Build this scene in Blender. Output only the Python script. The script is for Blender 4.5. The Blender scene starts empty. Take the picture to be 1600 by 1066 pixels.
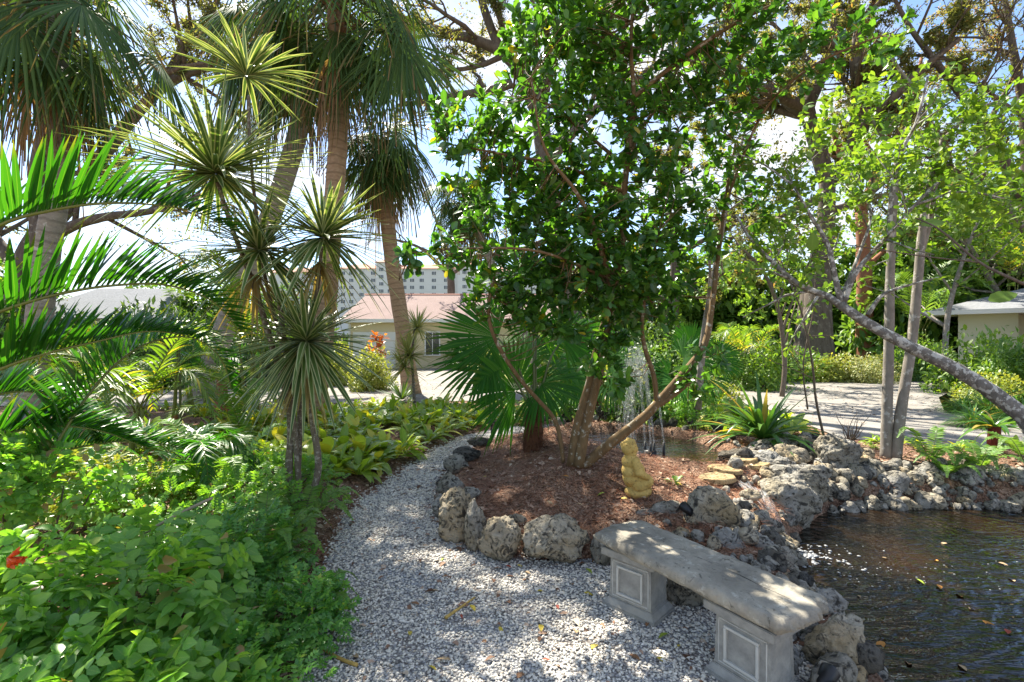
import bpy, bmesh, math, random
import numpy as np
from mathutils import Vector, Matrix, noise as mnoise
rng = np.random.default_rng(11)
random.seed(5)
R = math.radians
C = bpy.context.scene.collection
F, H = 750.0, 1.6                      # focal length in photo pixels, eye height in metres

def P(px, py, D):
    return np.array(((px - 800) * D / F, D, H - (py - 533) * D / F))
def PL(pts):
    """polyline of (px, py, D) -> world points; a missing D repeats the last one"""
    out = []; d = None
    for p in pts:
        if len(p) == 3: d = p[2]
        out.append(P(p[0], p[1], d))
    return np.array(out)
def nrm(a):
    a = np.asarray(a, float)
    return a / np.maximum(np.linalg.norm(a, axis=-1, keepdims=True), 1e-9)
def ss(a, b, x):
    t = np.clip((x - a) / (b - a), 0, 1); return t * t * (3 - 2 * t)
def U(a, b, n=None): return rng.uniform(a, b, n)

# ------------------------------------------------------------------ mesh builder
class MB:
    def __init__(s): s.V = []; s.Q = []; s.T = []; s.UV = []; s.n = 0; s.mq = []; s.mt = []
    def add(s, V, Q=None, T=None, UV=None, m=0):
        V = np.asarray(V, float).reshape(-1, 3)
        if UV is None: UV = np.zeros((len(V), 2))
        s.V.append(V); s.UV.append(np.asarray(UV, float).reshape(-1, 2))
        if Q is not None and len(Q):
            Q = np.asarray(Q, np.int64).reshape(-1, 4) + s.n; s.Q.append(Q); s.mq.append(np.full(len(Q), m))
        if T is not None and len(T):
            T = np.asarray(T, np.int64).reshape(-1, 3) + s.n; s.T.append(T); s.mt.append(np.full(len(T), m))
        s.n += len(V)
    def box(s, c, d, rz=0, m=0):
        x, y, z = np.array(d) / 2.0
        v = np.array([[-x,-y,-z],[x,-y,-z],[x,y,-z],[-x,y,-z],[-x,-y,z],[x,-y,z],[x,y,z],[-x,y,z]])
        a, b = math.cos(rz), math.sin(rz)
        v = np.stack([v[:,0]*a - v[:,1]*b, v[:,0]*b + v[:,1]*a, v[:,2]], 1) + np.array(c)
        s.add(v, [[0,3,2,1],[4,5,6,7],[0,1,5,4],[1,2,6,5],[2,3,7,6],[3,0,4,7]], m=m)
    def mesh(s, name, mats, origin=(0,0,0), smooth=True):
        me = bpy.data.meshes.new(name)
        V = np.concatenate(s.V) - np.array(origin, float); UV = np.concatenate(s.UV)
        Q = np.concatenate(s.Q) if s.Q else np.zeros((0,4), np.int64)
        T = np.concatenate(s.T) if s.T else np.zeros((0,3), np.int64)
        li = np.concatenate([Q.ravel(), T.ravel()])
        me.vertices.add(len(V)); me.vertices.foreach_set('co', V.astype(np.float32).ravel())
        me.loops.add(len(li)); me.loops.foreach_set('vertex_index', li.astype(np.int32))
        nq, nt = len(Q), len(T)
        me.polygons.add(nq + nt)
        ls = np.concatenate([np.arange(nq) * 4, nq * 4 + np.arange(nt) * 3]).astype(np.int32)
        me.polygons.foreach_set('loop_start', ls)
        me.polygons.foreach_set('material_index', np.concatenate(s.mq + s.mt).astype(np.int32))
        me.polygons.foreach_set('use_smooth', np.full(nq + nt, smooth))
        uv = me.uv_layers.new(name='uv'); uv.data.foreach_set('uv', UV[li].astype(np.float32).ravel())
        me.update(calc_edges=True)
        for m in (mats if isinstance(mats, (list, tuple)) else [mats]): me.materials.append(m)
        return me
    def build(s, name, mats, parent=None, origin=(0,0,0), smooth=True):
        o = bpy.data.objects.new(name, s.mesh(name, mats, origin, smooth)); C.objects.link(o)
        if parent is not None: o.parent = parent
        else: o.location = origin
        return o

def tag(o, label=None, cat=None, group=None, kind=None):
    if label: o['label'] = label
    if cat: o['category'] = cat
    if group: o['group'] = group
    if kind: o['kind'] = kind
    return o
def thing(name, label, cat, loc, group=None):
    o = bpy.data.objects.new(name, None); C.objects.link(o); o.location = tuple(loc)
    o.empty_display_size = .1
    return tag(o, label, cat, group)
def dup(root, loc, rz=0, sc=1.0, label=None, group=None):
    def cp(o, parent):
        c = o.copy(); C.objects.link(c)
        if parent is not None: c.parent = parent
        for ch in kids[o.name]: cp(ch, c)
        return c
    kids = {}
    def coll(o):
        kids[o.name] = list(o.children)
        for ch in o.children: coll(ch)
    coll(root)
    r = cp(root, None); r.location = tuple(loc); r.rotation_euler = (0, 0, rz)
    r.scale = sc if isinstance(sc, (tuple, list)) else (sc, sc, sc)
    if label: r['label'] = label
    if group: r['group'] = group
    return r

# ------------------------------------------------------------------ curves and tubes
def catmull(pts, n):
    pts = np.asarray(pts, float)
    if len(pts) == 2: return pts[0] + (pts[1] - pts[0]) * np.linspace(0, 1, n)[:, None]
    p = np.vstack([2*pts[0]-pts[1], pts, 2*pts[-1]-pts[-2]])
    k = len(pts) - 1; u = np.linspace(0, k, n); i = np.minimum(u.astype(int), k - 1); t = (u - i)[:, None]
    a, b, c, d = p[i], p[i+1], p[i+2], p[i+3]
    return .5*((2*b) + (c-a)*t + (2*a-5*b+4*c-d)*t*t + (3*b-a-3*c+d)*t**3)
def tube(mb, pts, rad, sides=8, m=0, rough=0.0, cap=True):
    pts = np.asarray(pts, float); n = len(pts)
    rad = np.interp(np.linspace(0, 1, n), np.linspace(0, 1, len(np.atleast_1d(rad))), np.atleast_1d(rad))
    T = nrm(np.gradient(pts, axis=0))
    ref = np.array((1., 0, 0)) if abs(T[0][0]) < .9 else np.array((0, 1., 0))
    N = np.zeros_like(T); N[0] = nrm(ref - T[0] * (ref @ T[0]))
    for i in range(1, n):
        v = N[i-1] - T[i] * (N[i-1] @ T[i]); N[i] = nrm(v)
    B = np.cross(T, N)
    a = np.linspace(0, 2*math.pi, sides, endpoint=False)
    ring = np.cos(a)[None,:,None]*N[:,None,:] + np.sin(a)[None,:,None]*B[:,None,:]
    rr = rad[:, None] * (1 + rough * rng.normal(size=(n, sides))) if rough else np.repeat(rad[:, None], sides, 1)
    V = pts[:, None, :] + ring * rr[..., None]
    i = np.arange(n-1)[:, None]; j = np.arange(sides)[None, :]; j2 = (j+1) % sides
    Q = np.stack([i*sides+j, i*sides+j2, (i+1)*sides+j2, (i+1)*sides+j], -1).reshape(-1, 4)
    s = np.concatenate([[0], np.cumsum(np.linalg.norm(np.diff(pts, axis=0), axis=1))])
    UV = np.stack(np.broadcast_arrays(a[None,:]/(2*math.pi), s[:,None]), -1)
    V = V.reshape(-1, 3); UV = UV.reshape(-1, 2)
    Tt = []
    if cap:
        V = np.vstack([V, pts[-1:], pts[:1]]); UV = np.vstack([UV, UV[-1:], UV[:1]]); e = n*sides
        Tt = [[(n-1)*sides+k, (n-1)*sides+(k+1) % sides, e] for k in range(sides)] + [[(k+1) % sides, k, e+1] for k in range(sides)]
    mb.add(V, Q, Tt, UV, m)

# ------------------------------------------------------------------ leaves
def frames(d, up):
    y = nrm(d); x = nrm(np.cross(y, up)); z = np.cross(x, y)
    return np.stack([x, y, z], -1)                      # columns
def leaf_t(w=.5, rows=(0, .3, .65, 1), prof=(.12, 1, .8, .03), fold=.15, droop=.15):
    V, UV = [], []
    for t, p in zip(rows, prof):
        for sx in (-1, 0, 1):
            V.append((sx*p*w/2, t, abs(sx)*fold*p*w/2 - droop*t*t)); UV.append((.5+sx*.5, t))
    n = len(rows); Q = []
    for i in range(n-1):
        for k in range(2): a = i*3+k; Q.append((a, a+1, a+4, a+3))
    return np.array(V), np.array(Q), np.zeros((0,3), int), np.array(UV)
def diamond_t(w=.5, fold=.2):
    V = np.array([(0,0,0),(w/2,.45,fold*w/2),(0,1,-.1),(-w/2,.45,fold*w/2)])
    return V, np.zeros((0,4), int), np.array([(0,1,2),(0,2,3)]), np.array([(.5,0),(1,.45),(.5,1),(0,.45)])
def compound_t(pairs=3, lw=.55, ll=.42, leaf=None):
    """a compound leaf of length 1: pairs of leaflets and one at the end"""
    leaf = leaf or leaf_t(lw)
    V, Q, UV = [], [], []; n = 0
    items = [((0, 1-ll*1.0, -.05), (0, 1, -.2))]
    for i in range(pairs):
        t = .22 + .5*i/max(1, pairs-1)
        for s in (-1, 1): items.append(((0, t, -.03*t), (s*.9, .5, -.12)))
    for base, d in items:
        M = frames(np.array(d, float), np.array((0, 0, 1.)))
        v = (leaf[0]*ll) @ M.T + np.array(base)
        V.append(v); Q.append(leaf[1]+n); UV.append(leaf[3]); n += len(v)
    return np.concatenate(V), np.concatenate(Q), np.zeros((0,3), int), np.concatenate(UV)
def scatter(mb, t, loc, d, up, sc, m=0):
    tv, tq, tt, tuv = t; loc = np.asarray(loc, float); N = len(loc); k = len(tv)
    M = frames(d, up); sc = np.asarray(sc, float)
    if sc.ndim == 0: sc = np.full(N, float(sc))
    S = sc[:, None] if sc.ndim == 1 else sc
    tvs = tv[None] * (S[:, None, :] if S.shape[1] == 3 else S[:, None])
    V = np.einsum('nij,nkj->nki', M, tvs) + loc[:, None, :]
    off = (np.arange(N)*k)[:, None, None]
    mb.add(V.reshape(-1,3), (tq[None]+off).reshape(-1,4) if len(tq) else None, (tt[None]+off).reshape(-1,3) if len(tt) else None, np.tile(tuv, (N,1)), m)
def rdir(n):
    v = rng.normal(size=(n,3)); return nrm(v)
def whorls(mb, t, cen, axis, k, size, spread=(35, 85), jit=.04, m=0, var=.3):
    cen = np.repeat(np.asarray(cen), k, 0); ax = nrm(np.repeat(np.asarray(axis), k, 0)); N = len(cen)
    r = rdir(N); s = nrm(r - ax*np.sum(r*ax, 1, keepdims=True))
    a = np.radians(U(spread[0], spread[1], N))[:, None]
    d = ax*np.cos(a) + s*np.sin(a)
    loc = cen - ax*U(0, jit, N)[:, None]*1.5 + rng.normal(size=(N,3))*jit*.3
    up = nrm(ax + np.array((0,0,.8)) + rng.normal(size=(N,3))*.3)
    scatter(mb, t, loc, d, up, size*U(1-var, 1+var, N), m)
def straps(mb, base, d, up, L, W, droop, rows=6, prof=None, fold=.2, m=0, curl=0.0):
    """long leaves; base, d, up (N,3); L, W, droop (N,)"""
    base = np.asarray(base, float); N = len(base); d = nrm(d)
    L = np.broadcast_to(L, (N,)); W = np.broadcast_to(W, (N,)); droop = np.broadcast_to(droop, (N,))
    t = np.linspace(0, 1, rows); w = np.array([prof(x) for x in t])
    pts = base[:,None,:] + d[:,None,:]*(L[:,None]*t[None])[...,None]
    pts[..., 2] -= (droop*L)[:,None]*(t**2)[None]
    x = nrm(np.cross(d, up)); tan = nrm(np.gradient(pts, axis=1))
    nn = np.cross(np.broadcast_to(x[:,None,:], tan.shape), tan)
    hw = (W[:,None]*w[None]/2)[...,None]
    Lf = pts - x[:,None,:]*hw + nn*hw*fold; Rt = pts + x[:,None,:]*hw + nn*hw*fold
    V = np.stack([Lf, pts, Rt], 2).reshape(-1,3)
    uv = np.stack(np.broadcast_arrays(np.array((0,.5,1))[None,None,:], t[None,:,None]), -1)
    uv = np.broadcast_to(uv, (N, rows, 3, 2)).reshape(-1,2)
    i = np.arange(rows-1)[:,None]; k = np.arange(2)[None]
    q = np.stack([i*3+k, i*3+k+1, i*3+k+4, i*3+k+3], -1).reshape(-1,4)
    Q = (q[None] + (np.arange(N)*rows*3)[:,None,None]).reshape(-1,4)
    mb.add(V, Q, None, uv, m)
lance = lambda t: (min(1, .35+t*3))*(1-t**2.2) + .02
sword = lambda t: (.75+.25*min(1, t*4))*(1-t**3)**.8 + .01
broad = lambda t: .1 if t < .22 else max(.03, math.sin(math.pi*min(1, ((t-.2)/.8)**.85)))**.8
def rosette(mb, c, n, L, W, el=(-20, 85), droop=(.1, .4), rows=6, prof=sword, fold=.25, m=0, axis=(0,0,1), az=(0, 360), start=.02):
    a = np.radians(U(az[0], az[1], n)); e = np.arcsin(U(math.sin(R(el[0])), math.sin(R(el[1])), n))
    d = np.stack([np.cos(a)*np.cos(e), np.sin(a)*np.cos(e), np.sin(e)], 1)
    ax = nrm(np.array(axis, float)); M = Vector((0,0,1)).rotation_difference(Vector(ax)).to_matrix()
    d = d @ np.array(M).T
    side = np.stack([-np.sin(a), np.cos(a), np.zeros(n)], 1) @ np.array(M).T
    up = nrm(np.cross(side, d)*-1); up = np.where((up @ ax)[:,None] < 0, -up, up)
    base = np.array(c) + d*start
    straps(mb, base, d, up, U(L[0], L[1], n), U(W[0], W[1], n), U(droop[0], droop[1], n), rows, prof, fold, m)

def fan(mb, hub, axis, normal, Rr, nseg=36, span=250, split=.5, droop=.25, fold=.25, m=0, ragged=.1, pleat=.02):
    a = nrm(np.array(axis, float)); n = np.array(normal, float); n = nrm(n - a*(n@a)); s = np.cross(a, n)
    th = np.radians(np.linspace(-span/2, span/2, nseg)); dth = (th[1]-th[0])/2
    rows = np.array((.02, .25, split, split+.22, .88, 1.0)); K = len(rows)
    Li = Rr*(.72+.28*np.cos(th*.62))*(1+ragged*rng.normal(size=nseg)*.5)
    wrel = np.array((1, 1, 1, .62, .3, .04))
    dr = droop*(1+.4*rng.normal(size=nseg))
    V = np.zeros((nseg, K, 3, 3))
    for c, sg in enumerate((-1, 0, 1)):
        for k in range(K):
            r = Li*rows[k]; hw = sg*dth*wrel[k]*(split/max(rows[k], split) if rows[k] > split else 1)
            ang = th + hw
            p = np.cos(ang)[:,None]*a + np.sin(ang)[:,None]*s
            pl = (1 if sg == 0 else -1)*pleat*Rr*rows[k]*(1 if rows[k] <= split else .6)
            V[:, k, c] = np.array(hub) + p*r[:,None] + n*(pl + fold*np.abs(np.sin(th*.9))*r)[:,None]
            V[:, k, c, 2] -= dr*Rr*rows[k]**2.4
    uv = np.stack(np.broadcast_arrays(np.array((0,.5,1))[None,None,:], rows[None,:,None]), -1)
    uv = np.broadcast_to(uv, (nseg, K, 3, 2))
    i = np.arange(K-1)[:,None]; k = np.arange(2)[None]
    q = np.stack([i*3+k, i*3+k+1, i*3+k+4, i*3+k+3], -1).reshape(-1,4)
    Q = (q[None] + (np.arange(nseg)*K*3)[:,None,None]).reshape(-1,4)
    mb.add(V.reshape(-1,3), Q, None, uv.reshape(-1,2), m)

def pinnate(mb, mr, ctrl, n, Lmax, W, fwd=50, vee=25, droop=.25, rr=(.012,.003), start=.12, prof=lance, rows=5, m=0, mrach=0, sides=(-1,1), nhint=(0,0,1), base_len=.55):
    c = catmull(ctrl, 40); tube(mr, c, rr, 6, m=mrach)
    u = np.linspace(start, .995, n); ii = u*39; i0 = np.minimum(ii.astype(int), 38); f = (ii-i0)[:,None]
    p = c[i0]*(1-f) + c[i0+1]*f; T = nrm(c[i0+1]-c[i0])
    x = nrm(np.cross(T, np.array(nhint, float))); N = np.cross(x, T)
    for s in sides:
        fw = np.radians(fwd + 10*rng.normal(size=n)*.35 - 18*u)[:,None]; v = np.radians(vee+7*rng.normal(size=n))[:,None]
        d = T*np.cos(fw) + (x*s*np.cos(v) + N*np.sin(v))*np.sin(fw)
        L = Lmax*np.clip((base_len+(1-base_len)*np.sin(np.pi*np.clip(u*1.05, 0, 1)**.8))*(1-.55*u**4), .1, 1)*U(.93, 1.07, n)
        straps(mb, p, d, np.cross(x*s, T)*-s*0 + N, L, W, droop*U(.6,1.4,n), rows, prof, .25, m)

# ------------------------------------------------------------------ branching
def wander(p0, d0, L, n=6, wig=.25, up=.0):
    pts = [np.array(p0, float)]; d = nrm(np.array(d0, float)); st = L/(n-1)
    for i in range(n-1):
        d = nrm(d + rng.normal(size=3)*wig + np.array((0,0,up))); pts.append(pts[-1]+d*st)
    return np.array(pts)
def bough(mb, tips, pts, rad, level, dens=1.6, ratio=.62, ang=(30, 70), up=.06, wig=.22, rmin=.006, sides=7, frm=.25):
    pts = np.asarray(pts); tube(mb, pts, rad, sides, rough=.03 if rad[0] > .05 else 0)
    L = np.linalg.norm(np.diff(pts, axis=0), axis=1).sum()
    if level == 0:
        for t in np.linspace(.25, 1, max(2, int(3*dens))):
            i = min(int(t*(len(pts)-1)), len(pts)-2); tips.append((pts[i]+(pts[i+1]-pts[i])*(t*(len(pts)-1)-i), nrm(pts[i+1]-pts[i])))
        return
    n = max(2, int(round(dens*(2+L*.35))))
    for t in np.sort(U(frm, 1, n)):
        x = t*(len(pts)-1); i = min(int(x), len(pts)-2); q = pts[i]+(pts[i+1]-pts[i])*(x-i); T = nrm(pts[i+1]-pts[i])
        r = rdir(1)[0]; s = nrm(r - T*(r@T)); a = R(U(*ang)); d = T*math.cos(a)+s*math.sin(a)
        l = L*ratio*U(.6, 1.1)*(1-.35*t); ra = max(rmin, np.interp(t, np.linspace(0,1,len(rad)), rad)*.55)
        bough(mb, tips, wander(q, d, l, 5 if level > 1 else 4, wig, up), (ra, max(rmin*.6, ra*.35)), level-1, dens, ratio, ang, up, wig, rmin, max(3, sides-2), .2)

# ------------------------------------------------------------------ materials
class NT:
    def __init__(s, name, disp=False):
        s.m = bpy.data.materials.new(name); s.m.use_nodes = True; s.t = s.m.node_tree; s.t.nodes.clear()
        s.out = s.t.nodes.new('ShaderNodeOutputMaterial')
    def n(s, typ, **k):
        o = s.t.nodes.new('ShaderNode'+typ)
        for a, v in k.items():
            if a in o.inputs: s.set(o.inputs[a], v)
            else: setattr(o, a, v)
        return o
    def set(s, inp, v):
        if hasattr(v, 'is_output') or isinstance(v, bpy.types.NodeSocket): s.t.links.new(v, inp)
        elif isinstance(v, (tuple, list)) and len(v) == 3 and inp.type == 'RGBA': inp.default_value = (*v, 1)
        else: inp.default_value = v
    def mix(s, f, a, b, mode='MIX'):
        o = s.n('Mix', data_type='RGBA', blend_type=mode); s.set(o.inputs[0], f); s.set(o.inputs[6], a); s.set(o.inputs[7], b); return o.outputs[2]
    def math(s, op, a, b=0.0):
        o = s.n('Math', operation=op); s.set(o.inputs[0], a); s.set(o.inputs[1], b); return o.outputs[0]
    def ramp(s, f, stops):
        o = s.n('ValToRGB'); s.set(o.inputs[0], f); e = o.color_ramp.elements
        while len(e) < len(stops): e.new(.5)
        for x, (p, c) in zip(e, stops): x.position = p; x.color = (*((c, c, c) if isinstance(c, (int, float)) else c), 1)
        return o.outputs[0]
    def noise(s, scale, detail=5, rough=.6, co=None, dist=0.0):
        o = s.n('TexNoise', Scale=scale, Detail=detail, Roughness=rough, Distortion=dist)
        s.set(o.inputs['Vector'], co if co is not None else s.obj()); return o.outputs[0]
    def voro(s, scale, feature='F1', co=None, out='Distance'):
        o = s.n('TexVoronoi', feature=feature, Scale=scale); s.set(o.inputs['Vector'], co if co is not None else s.obj()); return o.outputs[out]
    def obj(s): return s.n('TexCoord').outputs['Object']
    def pos(s): return s.n('NewGeometry').outputs['Position']
    def isl(s): return s.n('NewGeometry').outputs['Random Per Island']
    def uv(s):
        o = s.n('SeparateXYZ'); s.t.links.new(s.n('UVMap').outputs[0], o.inputs[0]); return o.outputs
    def bump(s, h, st=.5, dist=.02, prev=None):
        o = s.n('Bump', Strength=st, Distance=dist); s.set(o.inputs['Height'], h)
        if prev is not None: s.set(o.inputs['Normal'], prev)
        return o.outputs[0]
    def done(s, col, rough=.6, normal=None, spec=.5, **k):
        b = s.n('BsdfPrincipled'); s.set(b.inputs['Base Color'], col); s.set(b.inputs['Roughness'], rough); s.set(b.inputs['Specular IOR Level'], spec)
        if normal is not None: s.set(b.inputs['Normal'], normal)
        for a, v in k.items(): s.set(b.inputs[a.replace('_', ' ')], v)
        s.t.links.new(b.outputs[0], s.out.inputs[0]); return s.m

def leaf_mat(name, cols, trans=.4, rough=.4, tcol=None, stripe=None, rib=.25, spec=.5, patch=None, tip=None, veins=0.0):
    """cols: three colours picked leaf by leaf; stripe: colour of the leaf margins; tip: colour of some leaf tips"""
    s = NT(name); r = s.isl()
    c = s.ramp(r, [(0, cols[0]), (.5, cols[1]), (1, cols[2])])
    c = s.mix(s.math('MULTIPLY', s.noise(1.3, 2, .5, s.pos()), .5), c, s.mix(.5, c, cols[2]))
    u = s.uv(); d = s.math('ABSOLUTE', s.math('SUBTRACT', u[0], .5))
    if stripe:
        f = s.ramp(d, [(.26, 0.), (.36, 1.)]); c = s.mix(s.math('MULTIPLY', f, .85), c, stripe)
    elif rib:
        f = s.ramp(d, [(.0, 1.), (.07, 0.)]); c = s.mix(s.math('MULTIPLY', f, rib), c, (.35, .45, .12))
    if veins:
        q = s.math('SINE', s.math('ADD', s.math('MULTIPLY', u[1], 46.0), s.math('MULTIPLY', d, -52.0)))
        c = s.mix(s.math('MULTIPLY', s.ramp(q, [(.55, 0.), (1, 1.)]), veins), c, (.42,.50,.16)); c = s.mix(s.math('MULTIPLY', s.ramp(s.noise(38, 3, .6, s.pos()), [(.58, 0.), (.72, 1.)]), .45), c, tuple(x*.5 for x in cols[0]))
    if tip:
        f = s.math('MULTIPLY', s.ramp(u[1], [(.72, 0.), (.95, 1.)]), s.ramp(s.math('FRACT', s.math('MULTIPLY', r, 7.3)), [(.45, 0.), (.6, 1.)]))
        c = s.mix(f, c, tip)
    if patch:
        f = s.ramp(s.math('FRACT', s.math('MULTIPLY', r, 13.7)), [(1-patch[1]-.01, 0.), (1-patch[1], 1.)]); c = s.mix(f, c, patch[0])
    b = s.n('BsdfPrincipled', Roughness=rough); s.set(b.inputs['Base Color'], c); s.set(b.inputs['Specular IOR Level'], spec)
    t = s.n('BsdfTranslucent'); s.set(t.inputs[0], s.mix(1.0, c, tcol or (1.9, 1.7, .7), 'MULTIPLY'))
    m = s.n('MixShader'); m.inputs[0].default_value = trans
    s.t.links.new(b.outputs[0], m.inputs[1]); s.t.links.new(t.outputs[0], m.inputs[2]); s.t.links.new(m.outputs[0], s.out.inputs[0])
    return s.m
def bark_mat(name, a, b, lich=None, scale=6, stretch=.35, bump=.5, rings=0, lf=.45):
    s = NT(name); mp = s.n('Mapping'); s.set(mp.inputs[0], s.obj()); mp.inputs['Scale'].default_value = (1, 1, stretch)
    co = mp.outputs[0]; n1 = s.noise(scale*3, 6, .7, co); n2 = s.noise(scale*.7, 3, .6)
    c = s.mix(s.ramp(n1, [(.3, 0.), (.7, 1.)]), a, b)
    c = s.mix(s.math('MULTIPLY', n2, .35), c, tuple(x*.45 for x in a))
    h = n1
    if lich:
        l = s.ramp(s.noise(scale*2.2, 5, .65), [(lf+.08, 0.), (lf+.13, 1.)]); c = s.mix(l, c, lich)
    if rings:
        v = s.uv()[1]; w = s.math('SINE', s.math('ADD', s.math('MULTIPLY', v, rings), s.math('MULTIPLY', s.noise(5, 3), 4)))
        c = s.mix(s.ramp(w, [(.6, 0.), (.95, .5)]), c, tuple(x*.5 for x in a)); h = s.math('ADD', h, s.math('MULTIPLY', w, .25))
    return s.done(c, .85, s.bump(h, bump, .02), .2)
def rock_mat(name, a, b, dark, tan, seed=0.0):
    s = NT(name); inf = s.n('ObjectInfo').outputs['Random']
    mp = s.n('VectorMath', operation='ADD'); s.set(mp.inputs[0], s.pos()); mp.inputs[1].default_value = (seed, seed*2, 0); co = mp.outputs[0]
    n1 = s.noise(9, 8, .65, co, .3); n2 = s.noise(2.6, 4, .6, co); n3 = s.noise(38, 4, .7, co)
    c = s.mix(s.ramp(n1, [(.35, 0.), (.65, 1.)]), a, b)
    c = s.mix(s.ramp(n2, [(.45, 0.), (.65, .8)]), c, tan)
    c = s.mix(s.math('MULTIPLY', inf, .35), c, tan)
    c = s.mix(s.ramp(s.noise(14, 6, .7, co, 1.2), [(.50, 0.), (.60, .9)]), c, dark)
    v = s.voro(23, co=co); pit = s.ramp(v, [(.1, 0.), (.32, 1.)])
    c = s.mix(s.ramp(pit, [(0, .75), (.5, 0.)]), c, dark)
    h = s.math('ADD', s.math('MULTIPLY', n1, .8), s.math('ADD', s.math('MULTIPLY', n3, .35), s.math('MULTIPLY', pit, .3)))
    return s.done(c, .9, s.bump(h, .9, .05), .2)
def plain(name, col, rough=.6, spec=.5, nz=.15, scale=20, bump=.1, **k):
    s = NT(name); n = s.noise(scale, 5, .65)
    c = s.mix(s.math('MULTIPLY', n, nz*2), col, tuple(x*.5 for x in col))
    return s.done(c, rough, s.bump(n, bump, .01), spec, **k)

# ------------------------------------------------------------------ the lie of the land
ISLAND = [(-.74,4.85),(-.66,4.35),(-.5,3.95),(-.3,3.66),(.0,3.5),(.35,3.46),(.7,3.42),(1.0,3.28),(1.3,2.95),(1.55,2.45),(1.68,2.0),(1.75,1.5),(1.95,1.5),(1.9,2.4),(1.95,3.0),(2.05,3.5),(2.2,3.9),(2.5,4.4),(2.45,5.0),(2.0,6.6),(1.6,7.6),(.6,7.9),(-.2,7.6),(-.62,6.9),(-.74,6.0)]
POND = [(1.62,1.2),(1.74,2.0),(1.82,2.5),(1.88,3.0),(1.98,3.5),(2.17,3.83),(2.5,4.3),(3.0,4.75),(3.3,4.95),(4.35,5.08),(5.2,4.95),(5.7,4.75),(5.2,3.9),(4.9,2.6),(4.6,.6),(1.6,.6)]
POOL = [(.85,6.0),(1.5,5.55),(2.1,5.2),(2.35,5.2),(2.75,5.8),(2.6,6.9),(1.8,7.5),(.9,7.4),(.6,6.7)]
BANK = [(2.15,4.0),(2.6,4.5),(3.2,5.1),(4.3,5.25),(5.2,5.1),(7,4.9),(7,6.3),(5.0,6.7),(4.2,7.2),(3.4,7.4),(2.7,7.4),(2.4,6.0),(2.3,4.8)]
PATH = [(-1.3,.8),(-1.0,1.6),(-.96,2.25),(-1.12,2.7),(-1.22,3.1),(-1.42,3.8),(-1.52,4.5),(-1.45,5.3),(-1.3,6.2),(-1.12,7.1),(-.75,8.2),(-.1,8.95),(.8,9.2),(2,9.1),(2,8.4),(.6,8.4),(-.25,8.0),(-.62,7.2),(-.8,6.3),(-.86,5.5),(-.8,4.8),(-.62,4.1),(-.38,3.7),(0,3.52),(.4,3.46),(.75,3.42),(1.05,3.25),(1.35,2.9),(1.55,2.4),(1.68,1.8),(1.7,.8)]
DRIVE = [(-30,11.3),(-8,11.8),(-4,12.4),(-1.5,12.7),(1,13),(4.5,12.6),(6.0,11),(5.6,9),(5.4,7.9),(6.1,7.35),(7.4,7.0),(14,6.2),(16,8.2),(9.9,8.9),(9.3,9.3),(9.9,11),(12,13.5),(16.5,17.5),(26,18.3),(26,20),(9.9,18.8),(4,18.5),(0,18),(-1.4,22),(-3.6,30),(-8.2,30),(-6,22),(-5.5,17),(-10,15.5),(-30,15)]
def sdf(poly, X, Y):
    p = np.array(poly, float); q = np.roll(p, -1, 0); shp = np.shape(X)
    x = np.ravel(X).astype(float); y = np.ravel(Y).astype(float); best = np.full(x.shape, 1e9); ins = np.zeros(x.shape, bool)
    for (ax, ay), (bx, by) in zip(p, q):
        ex, ey = bx-ax, by-ay; t = np.clip(((x-ax)*ex+(y-ay)*ey)/(ex*ex+ey*ey), 0, 1)
        best = np.minimum(best, (x-ax-t*ex)**2+(y-ay-t*ey)**2)
        c = ((ay > y) != (by > y)) & (x < (bx-ax)*(y-ay)/((by-ay) if by != ay else 1e-12)+ax); ins ^= c
    d = np.sqrt(best); return np.where(ins, d, -d).reshape(shp)
def bumps(x, y): return .5*np.sin(1.9*x+.7*y)+.3*np.sin(3.1*y-2.7*x+1)+.25*np.sin(6.3*x+4.7*y+2)+.2*np.sin(9.1*y-8.3*x)
def g(x, y):
    x = np.asarray(x, float); y = np.asarray(y, float)
    dI, dW, dU, dP, dB, dD = (sdf(p, x, y) for p in (ISLAND, POND, POOL, PATH, BANK, DRIVE))
    z = .15*ss(0, .2, dI)+.24*ss(.15, 1.35, dI)
    z = np.maximum(z, .20*ss(-.35, .35, dB))
    z = np.maximum(z, .29*ss(-.9, -.12, dU))
    z = z+.07*ss(.0, .6, -dP)*ss(.6, 1.0, -x)*ss(10.5, 8.5, y)
    z = z+bumps(x, y)*.022*ss(.0, .3, -dP)*ss(12, 9, y)
    z = z*ss(.0, .7, -dD)
    z = z+(-.02-z)*ss(-.1, .3, dU)
    z = z+(-.6-z)*ss(-.16, .42, dW)
    return z
def gz(x, y): return float(g(np.array([x]), np.array([y]))[0])
def onground(px, py):
    D = np.concatenate([np.arange(1.2, 12, .02), np.arange(12, 80, .1)])
    x = (px-800)*D/F; z = H-(py-533)*D/F; gg = g(x, D); k = np.argmax(z <= gg)
    return np.array((x[k], D[k], gg[k]))
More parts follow.
